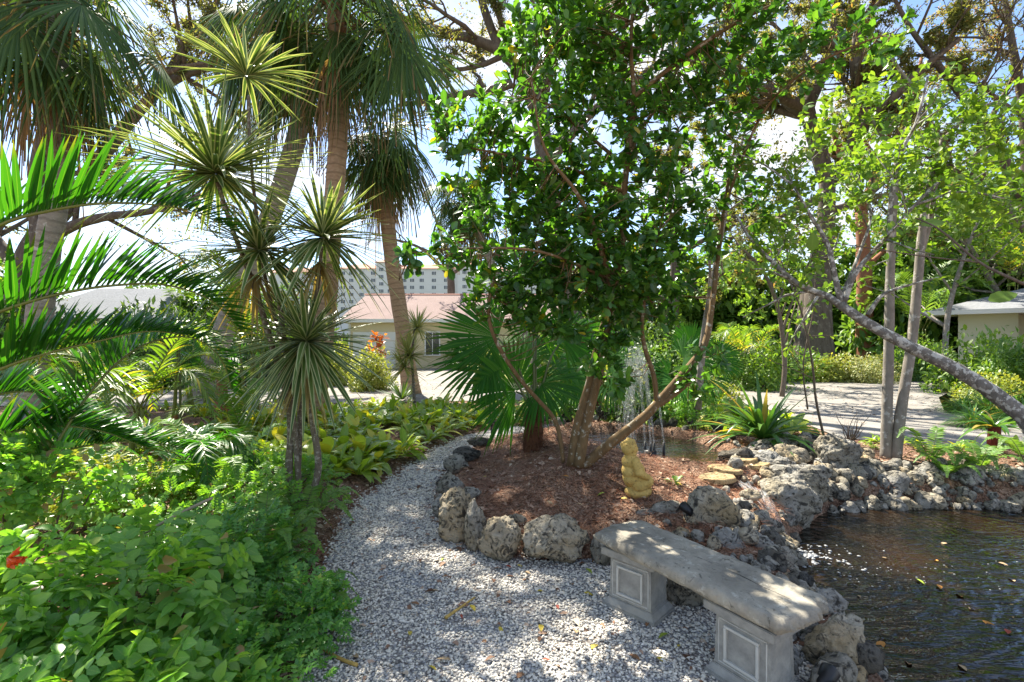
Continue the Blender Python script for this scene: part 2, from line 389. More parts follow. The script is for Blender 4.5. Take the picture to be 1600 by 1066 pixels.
# ================================================================== materials
M = {}
M['soil'] = (lambda s: s.done(
    s.mix(s.ramp(s.noise(3.5, 6, .7), [(.35, 0.), (.65, 1.)]),
          s.mix(s.ramp(s.voro(55, out='Color'), [(.2, 0.), (.8, 1.)]), (.06,.032,.02), (.30,.17,.11)),
          s.mix(s.ramp(s.voro(75, out='Color'), [(.3, 0.), (.8, 1.)]), (.12,.065,.042), (.46,.32,.23))),
    .95, s.bump(s.voro(60), .8, .02), .1))(NT('soil_mulch'))
def _far():
    s = NT('lawn_and_soil'); n = s.noise(.35, 5, .6); m = s.noise(9, 5, .7)
    c = s.mix(s.ramp(n, [(.45, 0.), (.55, 1.)]), (.07,.085,.025), (.11,.085,.05)); c = s.mix(s.math('MULTIPLY', m, .8), c, (.035,.05,.012))
    return s.done(c, .95, s.bump(m, .6, .05), .1)
M['far'] = _far()
M['mud'] = plain('pond_mud', (.03,.018,.008), .6, .3)
def _gravelbed():
    s = NT('gravel_bed'); v = s.voro(62); c = s.ramp(v, [(.15, .62), (.45, .42), (.75, .16)])
    c = s.mix(s.ramp(s.noise(2.2, 5, .65), [(.45, 0.), (.7, .7)]), c, (.17,.12,.08)); return s.done(c, .9, s.bump(s.math('MULTIPLY', v, -1.0), 1, .02), .2)
M['gravelbed'] = _gravelbed()
def _pebble():
    s = NT('white_pebble'); r = s.isl()
    c = s.ramp(r, [(0, (.14,.125,.11)), (.08, (.40,.38,.35)), (.2, (.67,.62,.53)), (.75, (.81,.76,.655)), (.90, (.87,.82,.72)), (1, (.48,.39,.28))])
    n = s.noise(120, 3, .6); c = s.mix(s.math('MULTIPLY', n, .35), c, (.3,.29,.27))
    return s.done(c, .75, s.bump(n, .3, .004), .3)
M['pebble'] = _pebble()
def _drive():
    s = NT('shell_driveway'); n = s.noise(1.1, 6, .65); f = s.noise(45, 4, .7)
    c = s.mix(s.ramp(n, [(.3, 0.), (.7, 1.)]), (.21,.195,.175), (.34,.325,.30)); c = s.mix(s.math('MULTIPLY', f, .6), c, (.20,.185,.16)); c = s.mix(s.ramp(s.noise(7, 6, .75), [(.55, 0.), (.7, .6)]), c, (.22,.17,.12))
    return s.done(c, .95, s.bump(f, .6, .02), .15)
M['drive'] = _drive()
def _water(name, col, ring, c0):
    s = NT(name); mp = s.n('VectorMath', operation='SUBTRACT'); s.set(mp.inputs[0], s.pos()); mp.inputs[1].default_value = c0
    mm = s.n('Mapping'); s.set(mm.inputs[0], mp.outputs[0]); mm.inputs['Scale'].default_value = (1, 1, 1)
    w = s.n('TexWave', wave_type='RINGS', rings_direction='SPHERICAL', Scale=ring, Distortion=5.0, Detail=3.0); w.inputs['Detail Scale'].default_value = 1.6
    s.set(w.inputs['Vector'], mm.outputs[0])
    ma = s.n('Mapping'); s.set(ma.inputs[0], mp.outputs[0]); ma.inputs['Rotation'].default_value = (0, 0, .6); ma.inputs['Scale'].default_value = (1, 3.2, 1); n = s.noise(2.6, 3, .55, ma.outputs[0], .5); n2 = s.noise(9, 2, .5, ma.outputs[0])
    h = s.math('ADD', s.math('MULTIPLY', w.outputs[1], .10), s.math('ADD', n, s.math('MULTIPLY', n2, .16)))
    c = s.mix(s.ramp(s.noise(1.4, 3, .5, mp.outputs[0]), [(.45, 0.), (.7, 1.)]), col, (.022,.010,.003))
    return s.done(c, .02, s.bump(h, .38, .08), .9, IOR=1.45)
M['water'] = _water('pond_water', (.004,.0035,.002), 3.2, (2.1, 3.95, 0))
M['poolwater'] = _water('fountain_pool_water', (.010,.012,.012), 3.5, (1.9, 6.2, 0))
def _jet():
    s = NT('falling_water'); b = s.n('BsdfPrincipled', Roughness=.2); b.inputs['Base Color'].default_value = (.9,.93,.95,1); b.inputs['Transmission Weight'].default_value = .45; b.inputs['IOR'].default_value = 1.33
    t = s.n('BsdfTransparent'); m = s.n('MixShader'); m.inputs[0].default_value = .26
    s.t.links.new(t.outputs[0], m.inputs[1]); s.t.links.new(b.outputs[0], m.inputs[2]); s.t.links.new(m.outputs[0], s.out.inputs[0]); return s.m
M['jet'] = _jet()
def _stream():
    s = NT('broken_white_water'); uv = s.n('UVMap').outputs[0]; mp = s.n('Mapping'); s.set(mp.inputs[0], uv); mp.inputs['Scale'].default_value = (9, 5, 1)
    n = s.noise(1.6, 5, .65, mp.outputs[0], .6); b = s.n('BsdfPrincipled', Roughness=.2); b.inputs['Base Color'].default_value = (.80,.83,.85,1); s.set(b.inputs['Normal'], s.bump(n, .8, .03))
    t = s.n('BsdfTransparent'); m = s.n('MixShader'); s.set(m.inputs[0], s.ramp(n, [(.47, .02), (.75, .50)]))
    s.t.links.new(t.outputs[0], m.inputs[1]); s.t.links.new(b.outputs[0], m.inputs[2]); s.t.links.new(m.outputs[0], s.out.inputs[0]); return s.m
M['stream'] = _stream()
M['foam'] = plain('foam', (.30,.31,.32), .35, .5, .05)
M['rock'] = rock_mat('limestone_grey', (.17,.163,.145), (.42,.40,.36), (.028,.026,.023), (.27,.235,.165))
M['rockdark'] = rock_mat('limestone_dark', (.07,.068,.062), (.16,.155,.145), (.015,.014,.013), (.12,.10,.07), 3)
M['rocktan'] = rock_mat('limestone_tan', (.27,.24,.18), (.47,.42,.33), (.04,.037,.033), (.34,.25,.13), 7)
M['flag'] = rock_mat('flagstone_tan', (.36,.26,.13), (.46,.36,.21), (.12,.08,.04), (.40,.27,.12), 2)
def _conc():
    s = NT('weathered_concrete'); n = s.noise(7, 7, .7); f = s.noise(60, 4, .7); st = s.noise(3, 4, .6)
    c = s.mix(s.ramp(n, [(.3, 0.), (.7, 1.)]), (.155,.138,.108), (.37,.335,.265)); c = s.mix(s.ramp(st, [(.42, 0.), (.66, .8)]), c, (.085,.074,.056))
    c = s.mix(s.math('MULTIPLY', f, .3), c, (.5,.48,.42))
    c = s.mix(s.ramp(s.noise(11, 6, .75), [(.56, 0.), (.64, .75)]), c, (.47,.45,.38)); c = s.mix(s.ramp(s.noise(15, 7, .8, None, .8), [(.56, 0.), (.66, .85)]), c, (.055,.05,.04))
    return s.done(c, .88, s.bump(s.math('ADD', n, s.math('MULTIPLY', f, .5)), .45, .012), .2)
M['conc'] = _conc()
def _ped():
    s = NT('grey_painted_pedestal'); n = s.noise(14, 6, .7); f = s.noise(5, 4, .6)
    c = s.mix(s.ramp(n, [(.35, 0.), (.7, 1.)]), (.21,.205,.19), (.36,.35,.315)); c = s.mix(s.ramp(f, [(.5, 0.), (.7, .6)]), c, (.36,.335,.27))
    return s.done(c, .75, s.bump(n, .3, .008), .3)
M['ped'] = _ped()
M['pedlight'] = plain('pale_worn_moulding', (.60,.59,.54), .8, .3, .35, 12, .3)
def _stat():
    s = NT('mustard_stone'); n = s.noise(16, 6, .7); f = s.noise(45, 5, .7)
    c = s.mix(s.ramp(n, [(.3, 0.), (.7, 1.)]), (.42,.27,.065), (.60,.43,.14)); c = s.mix(s.ramp(f, [(.55, 0.), (.68, .85)]), c, (.10,.07,.035))
    return s.done(c, .8, s.bump(f, .25, .006), .3)
M['statue'] = _stat()
M['black'] = plain('black_metal', (.012,.012,.013), .45, .5, .1)
M['needle'] = (lambda s: s.done(s.ramp(s.isl(), [(0, (.11,.035,.018)), (.5, (.24,.085,.04)), (.8, (.33,.15,.08)), (1, (.50,.36,.25))]), .8, None, .2))(NT('pine_needle'))
M['litter'] = (lambda s: s.done(s.ramp(s.isl(), [(0, (.07,.035,.02)), (.4, (.22,.12,.075)), (.75, (.40,.27,.19)), (1, (.50,.40,.30))]), .8, None, .25))(NT('dry_leaf_litter'))
for k, c in dict(yellow=(.52,.40,.05), orange=(.45,.20,.04), brown=(.26,.13,.06), tan=(.42,.30,.17), green=(.28,.36,.04), red=(.35,.06,.03)).items():
    M['fl_'+k] = plain('fallen_leaf_'+k, c, .6, .3, .25, 30)
# foliage
M['lf_tree'] = leaf_mat('glossy_tree_leaf', [(.022,.075,.017), (.045,.135,.024), (.13,.26,.038)], .42, .28, (1.9,2.0,.65), None, .15, patch=((.42,.34,.03), .012))
M['lf_oak'] = leaf_mat('oak_leaf', [(.08,.105,.035), (.13,.16,.055), (.20,.21,.08)], .52, .5, rib=0, patch=((.30,.19,.08), .06))
M['lf_oakbrown'] = leaf_mat('thin_brownish_leaf', [(.13,.14,.06), (.22,.20,.11), (.19,.22,.07)], .55, .55, rib=0, patch=((.36,.18,.11), .10))
M['lf_fresh'] = leaf_mat('fresh_green_leaf', [(.07,.165,.025), (.115,.225,.035), (.20,.30,.05)], .45, .45, (1.8,1.7,.5), rib=.15)
M['lf_dark'] = leaf_mat('dark_bush_leaf', [(.03,.075,.018), (.055,.12,.025), (.10,.17,.035)], .3, .45, rib=0)
M['lf_mid'] = leaf_mat('mid_green_leaf', [(.055,.14,.022), (.10,.21,.032), (.17,.28,.045)], .38, .45, rib=0)
M['lf_lime'] = leaf_mat('yellow_green_leaf', [(.13,.20,.03), (.22,.28,.045), (.32,.34,.08)], .38, .45, rib=0)
M['lf_pale'] = leaf_mat('pale_variegated_leaf', [(.24,.27,.10), (.36,.36,.15), (.17,.24,.06)], .3, .5, rib=0)
M['lf_shrub'] = leaf_mat('shrub_leaflet', [(.065,.20,.040), (.12,.31,.046), (.25,.43,.07)], .42, .33, (1.9,1.9,.5), None, .3, patch=((.30,.20,.08), .02), veins=.22)
M['lf_shrubdark'] = leaf_mat('small_shrub_leaflet', [(.045,.17,.038), (.085,.25,.045), (.16,.35,.06)], .40, .30, rib=.15, patch=((.22,.34,.04), .03))
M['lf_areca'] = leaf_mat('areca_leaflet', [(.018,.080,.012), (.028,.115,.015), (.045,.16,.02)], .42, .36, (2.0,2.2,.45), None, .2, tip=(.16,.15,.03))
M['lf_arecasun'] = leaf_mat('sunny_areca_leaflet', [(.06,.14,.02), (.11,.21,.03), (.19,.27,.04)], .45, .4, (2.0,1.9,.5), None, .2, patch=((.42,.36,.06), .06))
M['lf_fan'] = leaf_mat('fan_palm_leaf', [(.03,.075,.026), (.05,.11,.03), (.08,.145,.038)], .2, .55, spec=.2, rib=.2, tip=(.22,.15,.06))
M['lf_fandead'] = leaf_mat('dead_fan_leaf', [(.17,.10,.045), (.27,.17,.08), (.33,.23,.12)], .25, .7, rib=.1)
M['lf_fanyoung'] = leaf_mat('young_fan_leaf', [(.018,.095,.012), (.030,.13,.015), (.055,.17,.018)], .34, .55, (2.2,2.3,.45), None, .15, .12, tip=(.09,.12,.02))
M['lf_drac'] = leaf_mat('variegated_sword_leaf', [(.05,.10,.03), (.075,.14,.036), (.11,.18,.045)], .28, .38, (1.6,1.6,.6), (.50,.52,.30), 0)
M['lf_dracold'] = leaf_mat('withered_sword_leaf', [(.30,.20,.07), (.36,.29,.12), (.20,.15,.06)], .3, .6, rib=0)
M['lf_ground'] = leaf_mat('groundcover_leaf', [(.12,.23,.03), (.23,.35,.04), (.40,.48,.07)], .36, .34, (1.7,1.7,.5), None, .25, patch=((.50,.46,.06), .08), veins=.12)
M['lf_strap'] = leaf_mat('strap_leaf', [(.04,.13,.025), (.06,.17,.03), (.11,.23,.045)], .35, .32, rib=.15, patch=((.45,.33,.08), .05))
M['lf_fern'] = leaf_mat('fern_leaf', [(.07,.18,.025), (.11,.24,.035), (.17,.30,.05)], .42, .45, rib=0)
M['lf_croton'] = leaf_mat('croton_leaf', [(.45,.10,.02), (.50,.20,.03), (.25,.05,.02)], .3, .4, rib=0)
M['lf_red'] = leaf_mat('orange_petal', [(.70,.10,.01), (.75,.16,.015), (.62,.07,.01)], .35, .4, rib=0)
M['stem'] = plain('green_stem', (.10,.13,.035), .6, .3)
M['rachis'] = plain('palm_rachis', (.17,.19,.04), .45, .4, .2)
M['petiole'] = plain('fan_petiole', (.12,.14,.05), .5, .4, .2)
M['twig'] = bark_mat('thin_twig', (.10,.075,.055), (.22,.18,.14), None, 14)
M['bark_tree'] = bark_mat('mottled_brown_bark', (.12,.075,.035), (.25,.165,.08), (.38,.35,.27), 7, .4, .4, lf=.5)
M['bark_lichen'] = bark_mat('lichened_bark', (.12,.11,.095), (.29,.27,.235), (.50,.49,.44), 10, .5, .7, lf=.43)
M['bark_grey'] = bark_mat('smooth_grey_bark', (.19,.165,.14), (.33,.295,.25), (.42,.40,.36), 5, .5, .3, lf=.5)
M['bark_oak'] = bark_mat('oak_bark', (.075,.058,.045), (.20,.165,.13), (.24,.22,.18), 2.2, .25, .8, lf=.52)
M['bark_palm'] = bark_mat('palm_trunk', (.28,.175,.10), (.44,.31,.195), None, 3, 2.2, .5, rings=38)
M['bark_palmgrey'] = bark_mat('grey_palm_trunk', (.22,.195,.155), (.38,.345,.285), (.45,.43,.38), 3, 2.2, .5, rings=30, lf=.52)
M['boots'] = bark_mat('old_palm_boots', (.17,.09,.05), (.32,.20,.12), None, 9, .3, .6)
M['fibre'] = bark_mat('palm_fibre', (.09,.035,.018), (.20,.09,.045), None, 20, .2, .7)
M['bark_drac'] = bark_mat('pale_cane_bark', (.10,.08,.06), (.25,.20,.145), (.33,.30,.25), 14, .6, .4, lf=.46)
M['redstem'] = bark_mat('red_brown_stem', (.12,.02,.02), (.22,.05,.035), None, 12)
M['terra'] = bark_mat('reddish_trunk', (.25,.105,.06), (.36,.17,.10), None, 5)
M['wall_y'] = plain('cream_yellow_wall', (.66,.56,.36), .9, .2, .06, 6)
M['wall_c'] = plain('cream_wall', (.58,.56,.42), .9, .2, .06, 6)
M['wall_w'] = plain('white_wall', (.72,.70,.66), .9, .2, .06, 3)
M['white'] = plain('white_paint', (.74,.73,.70), .6, .4, .06, 8)
def _shingle(name, a, b, sc):
    s = NT(name); mp = s.n('Mapping'); s.set(mp.inputs[0], s.obj()); mp.inputs['Scale'].default_value = (1, 1, 2.5)
    n = s.noise(sc, 5, .7, mp.outputs[0]); c = s.mix(s.ramp(n, [(.3, 0.), (.7, 1.)]), a, b); c = s.mix(s.math('MULTIPLY', s.noise(1.2, 4, .6), .5), c, tuple(x*.6 for x in a)); return s.done(c, .9, s.bump(n, .5, .03), .2)
M['roof_red'] = _shingle('red_shingle_roof', (.21,.145,.13), (.32,.24,.22), 14)
M['roof_grey'] = _shingle('grey_shingle_roof', (.19,.20,.21), (.31,.32,.335), 8)
M['tile_red'] = plain('red_tile_roof', (.42,.23,.18), .9, .2, .2, .6)
M['glass'] = plain('dark_glass', (.03,.035,.045), .1, .6, .05)

# ================================================================== world, sun, camera
SUN_AZ, SUN_EL = R(-30), R(52)         # clockwise from +Y, above the horizon
w = bpy.data.worlds.new("World"); bpy.context.scene.world = w; w.use_nodes = True
nt = w.node_tree; nt.nodes.clear(); L = nt.links.new
out = nt.nodes.new('ShaderNodeOutputWorld'); bg = nt.nodes.new('ShaderNodeBackground'); bg.inputs[1].default_value = .10
sky = nt.nodes.new('ShaderNodeTexSky'); sky.sky_type = 'NISHITA'; sky.sun_disc = False; sky.sun_elevation = SUN_EL; sky.sun_rotation = SUN_AZ
sky.air_density = .9; sky.dust_density = .3; sky.ozone_density = 2.5
tc = nt.nodes.new('ShaderNodeTexCoord'); mp = nt.nodes.new('ShaderNodeMapping'); mp.inputs['Scale'].default_value = (1, 1, 2.2); mp.inputs['Location'].default_value = (.35, .1, 0)
nz = nt.nodes.new('ShaderNodeTexNoise'); nz.inputs['Scale'].default_value = 2.6; nz.inputs['Detail'].default_value = 8; nz.inputs['Roughness'].default_value = .58
cr = nt.nodes.new('ShaderNodeValToRGB'); cr.color_ramp.elements[0].position = .455; cr.color_ramp.elements[1].position = .68
mx = nt.nodes.new('ShaderNodeMix'); mx.data_type = 'RGBA'; mx.inputs[7].default_value = (4.3, 4.1, 3.75, 1)
L(tc.outputs['Generated'], mp.inputs[0]); L(mp.outputs[0], nz.inputs['Vector']); L(nz.outputs[0], cr.inputs[0]); L(cr.outputs[0], mx.inputs[0])
L(sky.outputs[0], mx.inputs[6]); L(mx.outputs[2], bg.inputs[0]); L(bg.outputs[0], out.inputs[0])
sl = bpy.data.lights.new('sun', 'SUN'); sl.energy = 5.0; sl.angle = R(.5); sl.color = (1, .93, .80)
so = bpy.data.objects.new('sun', sl); C.objects.link(so)
sd = Vector((math.sin(SUN_AZ)*math.cos(SUN_EL), math.cos(SUN_AZ)*math.cos(SUN_EL), math.sin(SUN_EL)))
so.rotation_euler = sd.to_track_quat('Z', 'Y').to_euler()
cam = bpy.data.cameras.new('camera'); co = bpy.data.objects.new('camera', cam); C.objects.link(co)
co.location = (0, 0, H); co.rotation_euler = (R(90), 0, 0); cam.sensor_width = 36; cam.lens = 36*F/1600; cam.clip_end = 2000; cam.clip_start = .05
sc = bpy.context.scene; sc.camera = co
sc.view_settings.view_transform = 'Standard'; sc.view_settings.look = 'None'; sc.view_settings.gamma = 1; sc.view_settings.exposure = 1.68
sc.cycles.max_bounces = 10; sc.cycles.diffuse_bounces = 4; sc.cycles.glossy_bounces = 3; sc.cycles.transmission_bounces = 6; sc.cycles.transparent_max_bounces = 12
sc.cycles.caustics_reflective = False; sc.cycles.caustics_refractive = False; sc.cycles.sample_clamp_indirect = 6

# ================================================================== ground
def axis(parts):
    return np.unique(np.round(np.concatenate([np.arange(a, b, s) for a, b, s in parts]), 4))
gx = axis([(-420,-60,40), (-60,-14,3), (-14,-5,.35), (-5,7.4,.06), (7.4,14,.35), (14,60,3), (60,421,40)])
gy = axis([(-60,-4,6), (-4,1,.5), (1,8.2,.06), (8.2,20,.3), (20,60,3), (60,640,40)])
X, Y = np.meshgrid(gx, gy); Z = g(X, Y); ny, nx = X.shape
i = np.arange(ny-1)[:,None]; j = np.arange(nx-1)[None]
Q = np.stack([i*nx+j, i*nx+j+1, (i+1)*nx+j+1, (i+1)*nx+j], -1).reshape(-1,4)
qx = X.ravel()[Q].mean(1); qy = Y.ravel()[Q].mean(1); qd = np.maximum(sdf(POND, qx, qy), sdf(POOL, qx, qy))
mi = np.where(qd > .12, 2, np.where(qy > 13, 1, 0))
mb = MB(); V = np.stack([X, Y, Z], -1).reshape(-1,3); mb.V.append(V); mb.UV.append(V[:, :2]); mb.Q.append(Q); mb.mq.append(mi); mb.n = len(V)
tag(mb.build('ground', [M['soil'], M['far'], M['mud']]), kind='structure')

def sheet(name, poly, z, mat, step=None):
    bm = bmesh.new(); f = bm.faces.new([bm.verts.new((x, y, z)) for x, y in poly]); bmesh.ops.triangulate(bm, faces=[f]); bmesh.ops.recalc_face_normals(bm, faces=bm.faces)
    me = bpy.data.meshes.new(name); bm.to_mesh(me); bm.free(); me.materials.append(mat)
    if me.polygons and me.polygons[0].normal.z < 0: me.flip_normals()
    o = bpy.data.objects.new(name, me); C.objects.link(o); return tag(o, kind='structure')
sheet('driveway', DRIVE, .014, M['drive'])
sheet('lawn', [(-3.2,30.5),(-1.0,22.4),(.4,18.6),(3,19.2),(3.5,26),(1,31)], .012, plain('dry_grass', (.26,.27,.09), .95, .1, .3, 12, .6))
px_, py_ = np.meshgrid(np.arange(-2, 2.4, .04), np.arange(.8, 9.6, .04)); pz = g(px_, py_)+.006; n1, n2 = px_.shape
i = np.arange(n1-1)[:,None]; j = np.arange(n2-1)[None]
Q = np.stack([i*n2+j, i*n2+j+1, (i+1)*n2+j+1, (i+1)*n2+j], -1).reshape(-1,4)
cx = px_.ravel()[Q].mean(1); cy = py_.ravel()[Q].mean(1); keep = sdf(PATH, cx, cy)+.03*bumps(cx*4, cy*4) > -.01
mb = MB(); mb.add(np.stack([px_, py_, pz], -1).reshape(-1,3), Q[keep]); tag(mb.build('path', M['gravelbed']), kind='structure')
sheet('pond_water', [(1.45,.6),(1.5,1.4),(1.6,2.5),(1.7,3.4),(2.0,4.1),(2.4,4.6),(2.9,5.05),(3.3,5.3),(4.35,5.4),(5.3,5.3),(6.05,4.95),(5.5,3.9),(5.2,2.6),(4.9,.6)], -.12, M['water'])
sheet('pool_water', [(.6,6.0),(1.4,5.3),(2.1,4.98),(2.55,5.1),(3.0,5.8),(2.8,7.1),(1.9,7.75),(.8,7.6),(.4,6.7)], .19, M['poolwater'])

# pebbles on the path: nobody could count them
ico = bmesh.new(); bmesh.ops.create_icosphere(ico, subdivisions=1, radius=1); icoV = np.array([v.co[:] for v in ico.verts]); icoT = np.array([[v.index for v in f.verts] for f in ico.faces]); ico.free()
mb = MB(); N = 100000
x = U(-1.9, 1.75, N); y = 1.5+(U(0, 1, N)**1.35)*6.6; d = sdf(PATH, x, y)
k = (d+.05*bumps(x*5, y*5)+np.where(U(0,1,N) < .12, U(-.05,.22,N), U(-.06,.06,N)) > -.01) & (U(0,1,N) > .45*ss(.25,.9,bumps(x*1.7+3, y*1.7))) & (np.abs(x) < y*1.2+.3); x, y = x[k], y[k]; N = len(x)
for var in range(5):
    s = slice(var, None, 5); tv = icoV*(1+.28*rng.normal(size=(12,1))).clip(.6,1.5); n = len(x[s]); yy = y[s]
    sz = (U(.0038, .0102, n)*(1+.10*np.clip(yy-2.5, 0, 4)))
    a = U(0, 6.28, n); dirs = np.stack([np.cos(a), np.sin(a), U(-.35,.35,n)], 1); ups = nrm(np.stack([U(-.5,.5,n), U(-.5,.5,n), np.ones(n)], 1))
    S = np.stack([sz*U(.7,1.0,n), sz*U(1,1.5,n), sz*U(.45,.8,n)], 1)
    loc = np.stack([x[s], yy, g(x[s], yy)+.006+sz*U(.1,.7,n)], 1)
    scatter(mb, (tv, np.zeros((0,4),int), icoT, np.zeros((12,2))), loc, dirs, ups, S)
tag(mb.build('gravel', M['pebble']), label='loose white and grey pebbles covering the garden path', kind='stuff')

# pine needles and litter on the mulch
def poly_pts(n, x0, x1, y0, y1, cond):
    x = U(x0, x1, n); y = U(y0, y1, n); k = cond(x, y); return x[k], y[k]
onland = lambda x, y: (sdf(PATH, x, y) < .06*bumps(x*5, y*5)) & (sdf(POND, x, y) < -.05) & (sdf(POOL, x, y) < -.05) & (sdf(DRIVE, x, y) < -.2)
mb = MB(); x, y = poly_pts(26000, -.9, 2.6, 3.2, 8, lambda x, y: (sdf(ISLAND, x, y) > .02) & (sdf(POOL, x, y) < -.03) & (sdf(POND, x, y) < -.1))
x2, y2 = poly_pts(5000, 2, 7.5, 4.9, 7.5, lambda x, y: onland(x, y)); x3, y3 = poly_pts(3000, -1.6, -.7, 1.8, 5, lambda x, y: onland(x, y)); x = np.concatenate([x, x2, x3]); y = np.concatenate([y, y2, y3])
N = len(x); a = U(0, 6.28, N)+.5*bumps(x*2, y*2); dirs = np.stack([np.cos(a), np.sin(a), U(-.15,.25,N)], 1)
straps(mb, np.stack([x, y, g(x, y)+U(.004,.03,N)], 1), dirs, np.tile((0,0,1.), (N,1)), U(.07,.19,N), U(.0018,.0034,N), U(.0,.25,N), 3, lambda t: 1-.6*t, 0)
tag(mb.build('pine_needles', M['needle']), label='rusty brown pine needle mulch over the beds', kind='stuff')
mb = MB(); x, y = poly_pts(19000, -6, 7.5, 1.6, 10, onland); N = len(x); a = U(0, 6.28, N)
xp, yp = poly_pts(900, -1.5, 1.6, 1.6, 8.5, lambda x, y: sdf(PATH, x, y) > -.05); xd, yd = poly_pts(5000, -12, 15, 6.3, 18, lambda x, y: sdf(DRIVE, x, y) > 0)
x = np.concatenate([x, xp, xd]); y = np.concatenate([y, yp, yd]); N = len(x); a = U(0, 6.28, N)
t = leaf_t(.5, (0,.35,.7,1), (.1,1,.8,.05), .5, .3)
scatter(mb, t, np.stack([x, y, g(x, y)+U(.006,.02,N)], 1), np.stack([np.cos(a), np.sin(a), U(-.2,.4,N)], 1), nrm(np.stack([U(-.6,.6,N), U(-.6,.6,N), np.ones(N)], 1)), U(.025,.075,N))
tag(mb.build('leaf_litter', M['litter']), label='dry brown leaf litter scattered over the beds', kind='stuff')

# ================================================================== rocks
ROCKN = 0
def rock(px, py, wpx, hpx, label, mat='rock', group=None, deep=None, rot=None, seed=None, sub=4, at=None, flat=False, tilt=0):
    global ROCKN; ROCKN += 1; seed = seed or ROCKN*7.31
    p = onground(px, py) if at is None else np.array(at); s = p[1]/F
    w, h = wpx*s, hpx*s; dp = deep or (w*.5+h*.5)*.8
    bm = bmesh.new(); bmesh.ops.create_icosphere(bm, subdivisions=sub, radius=1)
    rs = random.Random(seed); off = Vector((rs.uniform(-50,50), rs.uniform(-50,50), rs.uniform(-50,50)))
    planes = [(Vector((rs.gauss(0,1), rs.gauss(0,1), rs.gauss(0,.8))).normalized(), rs.uniform(.62,.92)) for _ in range(9)]
    a = math.cos(rot if rot is not None else rs.uniform(-.5,.5)); b = math.sqrt(1-a*a)
    for v in bm.verts:
        c = v.co.copy()
        for n_, d_ in planes:
            k = c.dot(n_)-d_
            if k > 0: c -= n_*k*.85
        f = 1+.22*mnoise.fractal(c*1.5+off, 1, 2, 3)+.10*mnoise.ridged_multi_fractal(c*3.1+off, .9, 2.1, 4, 1, 2)-.13
        if sub >= 4: f += .035*mnoise.fractal(c*9+off, .6, 2, 3)
        c *= f; v.co = c
    co = np.array([v.co[:] for v in bm.verts]); lo, hi = co.min(0), co.max(0); co = (co-(lo+hi)/2)/(hi-lo)
    co = co*np.array((w, dp, h*1.18))
    if tilt: ct, st = math.cos(tilt), math.sin(tilt); co = np.stack([co[:,0]*ct-co[:,2]*st, co[:,1], co[:,0]*st+co[:,2]*ct], 1)
    co = np.stack([co[:,0], co[:,1], co[:,2]], 1)
    for v, c in zip(bm.verts, co): v.co = c
    me = bpy.data.meshes.new('rock'); bm.to_mesh(me); bm.free(); me.materials.append(M[mat])
    me.polygons.foreach_set('use_smooth', [True]*len(me.polygons))
    o = bpy.data.objects.new('rock', me); C.objects.link(o); o.location = (p[0], p[1]+dp*.35, p[2]+h*.5-h*.09)
    return tag(o, label, 'rock', group)
BG = 'limestone rocks edging the mulch island'
rock(716,848,66,82,'tall rock with a tan lower face beside the gravel bend','rocktan',BG,sub=5)
rock(742,866,40,80,'narrow upright grey rock wedged between two wider edging rocks','rock',BG,sub=5)
rock(781,884,74,70,'squat notched cream rock left of the big rounded edging rock','rocktan',BG,sub=5,seed=41)
rock(871,890,112,76,'big rounded pale rock, widest of the island edging','rocktan',BG,sub=5,seed=12)
rock(947,888,48,54,'small brown edging rock beside the far bench pedestal','rock',BG)
rock(694,812,38,36,'small dark pitted rock where the path narrows','rock',BG)
rock(703,776,48,36,'mossy grey rock on the path edge behind the tan-faced rock','rock',BG)
rock(713,742,46,30,'bluish grey rock topped with mulch at the back of the edging','rock',BG)
rock(728,722,46,22,'low dark stone at the rear corner of the mulch island','rockdark',BG)
rock(735,784,34,20,'flat grey stone lying on the mulch behind the edging','rock',BG)
rock(806,822,36,16,'mossy stone half buried in mulch above the notched rock','rock',BG)
rock(748,700,40,16,'low black stone near the path light','rockdark',BG)
WG = 'limestone rocks around the waterfall'
rock(1040,800,66,26,'grey flat stone at the foot of the statue','rock',WG,at=(1.28,3.86,.16))
rock(1010,800,34,14,'small grey stone tucked under the statue base','rock',WG,at=(1.08,3.86,.17))
rock(1112,838,96,84,'big white pitted boulder behind the bench','rocktan',WG,sub=5,at=(1.56,3.65,.06),seed=77)
rock(1132,866,62,52,'knobbly grey rock in front of the white pitted boulder','rock',WG,at=(1.52,3.32,.05),seed=31)
rock(1095,985,120,90,'dark rock in the shade under the bench slab','rock',WG,at=(1.16,2.86,-.02),sub=5)
rock(1185,905,100,66,'flat grey ledge rock along the pond behind the bench','rock',WG,at=(1.80,3.30,-.10),sub=5)
rock(1240,880,60,50,'low tan ledge rock by the water at the bench middle','rocktan',WG,at=(1.86,2.95,-.14))
rock(1212,860,92,34,'tan slab sloping beside the cascade','rocktan',WG,at=(2.12,3.86,-.1),sub=5,tilt=-.35)
rock(1168,818,56,38,'cream angular stone at the head of the tan slab','rocktan',WG,at=(1.94,4.05,.02))
rock(1140,812,40,26,'small tan stone on the mulch edge above the boulder','rocktan',WG,at=(1.72,4.1,.16))
rock(1235,862,112,74,'mossy block overhanging the cascade and pond','rock',WG,at=(2.58,4.38,-.12),sub=5,seed=55)
rock(1275,818,108,56,'long grey flat-topped rock above the mossy block','rock',WG,at=(2.92,4.75,.0),sub=5)
rock(1345,770,74,62,'light grey angular boulder near the twin trunks','rock',WG,at=(3.72,5.35,.10),sub=5)
rock(1212,760,96,40,'low wide grey rock between pool outlet and pond','rock',WG,at=(2.78,5.15,.12),sub=5)
rock(1285,752,70,42,'brownish pitted rock left of the angular boulder','rocktan',WG,at=(3.15,5.4,.12))
rock(1180,738,80,26,'dark wet rock at the pool outlet','rockdark',WG,at=(2.66,5.55,.14))
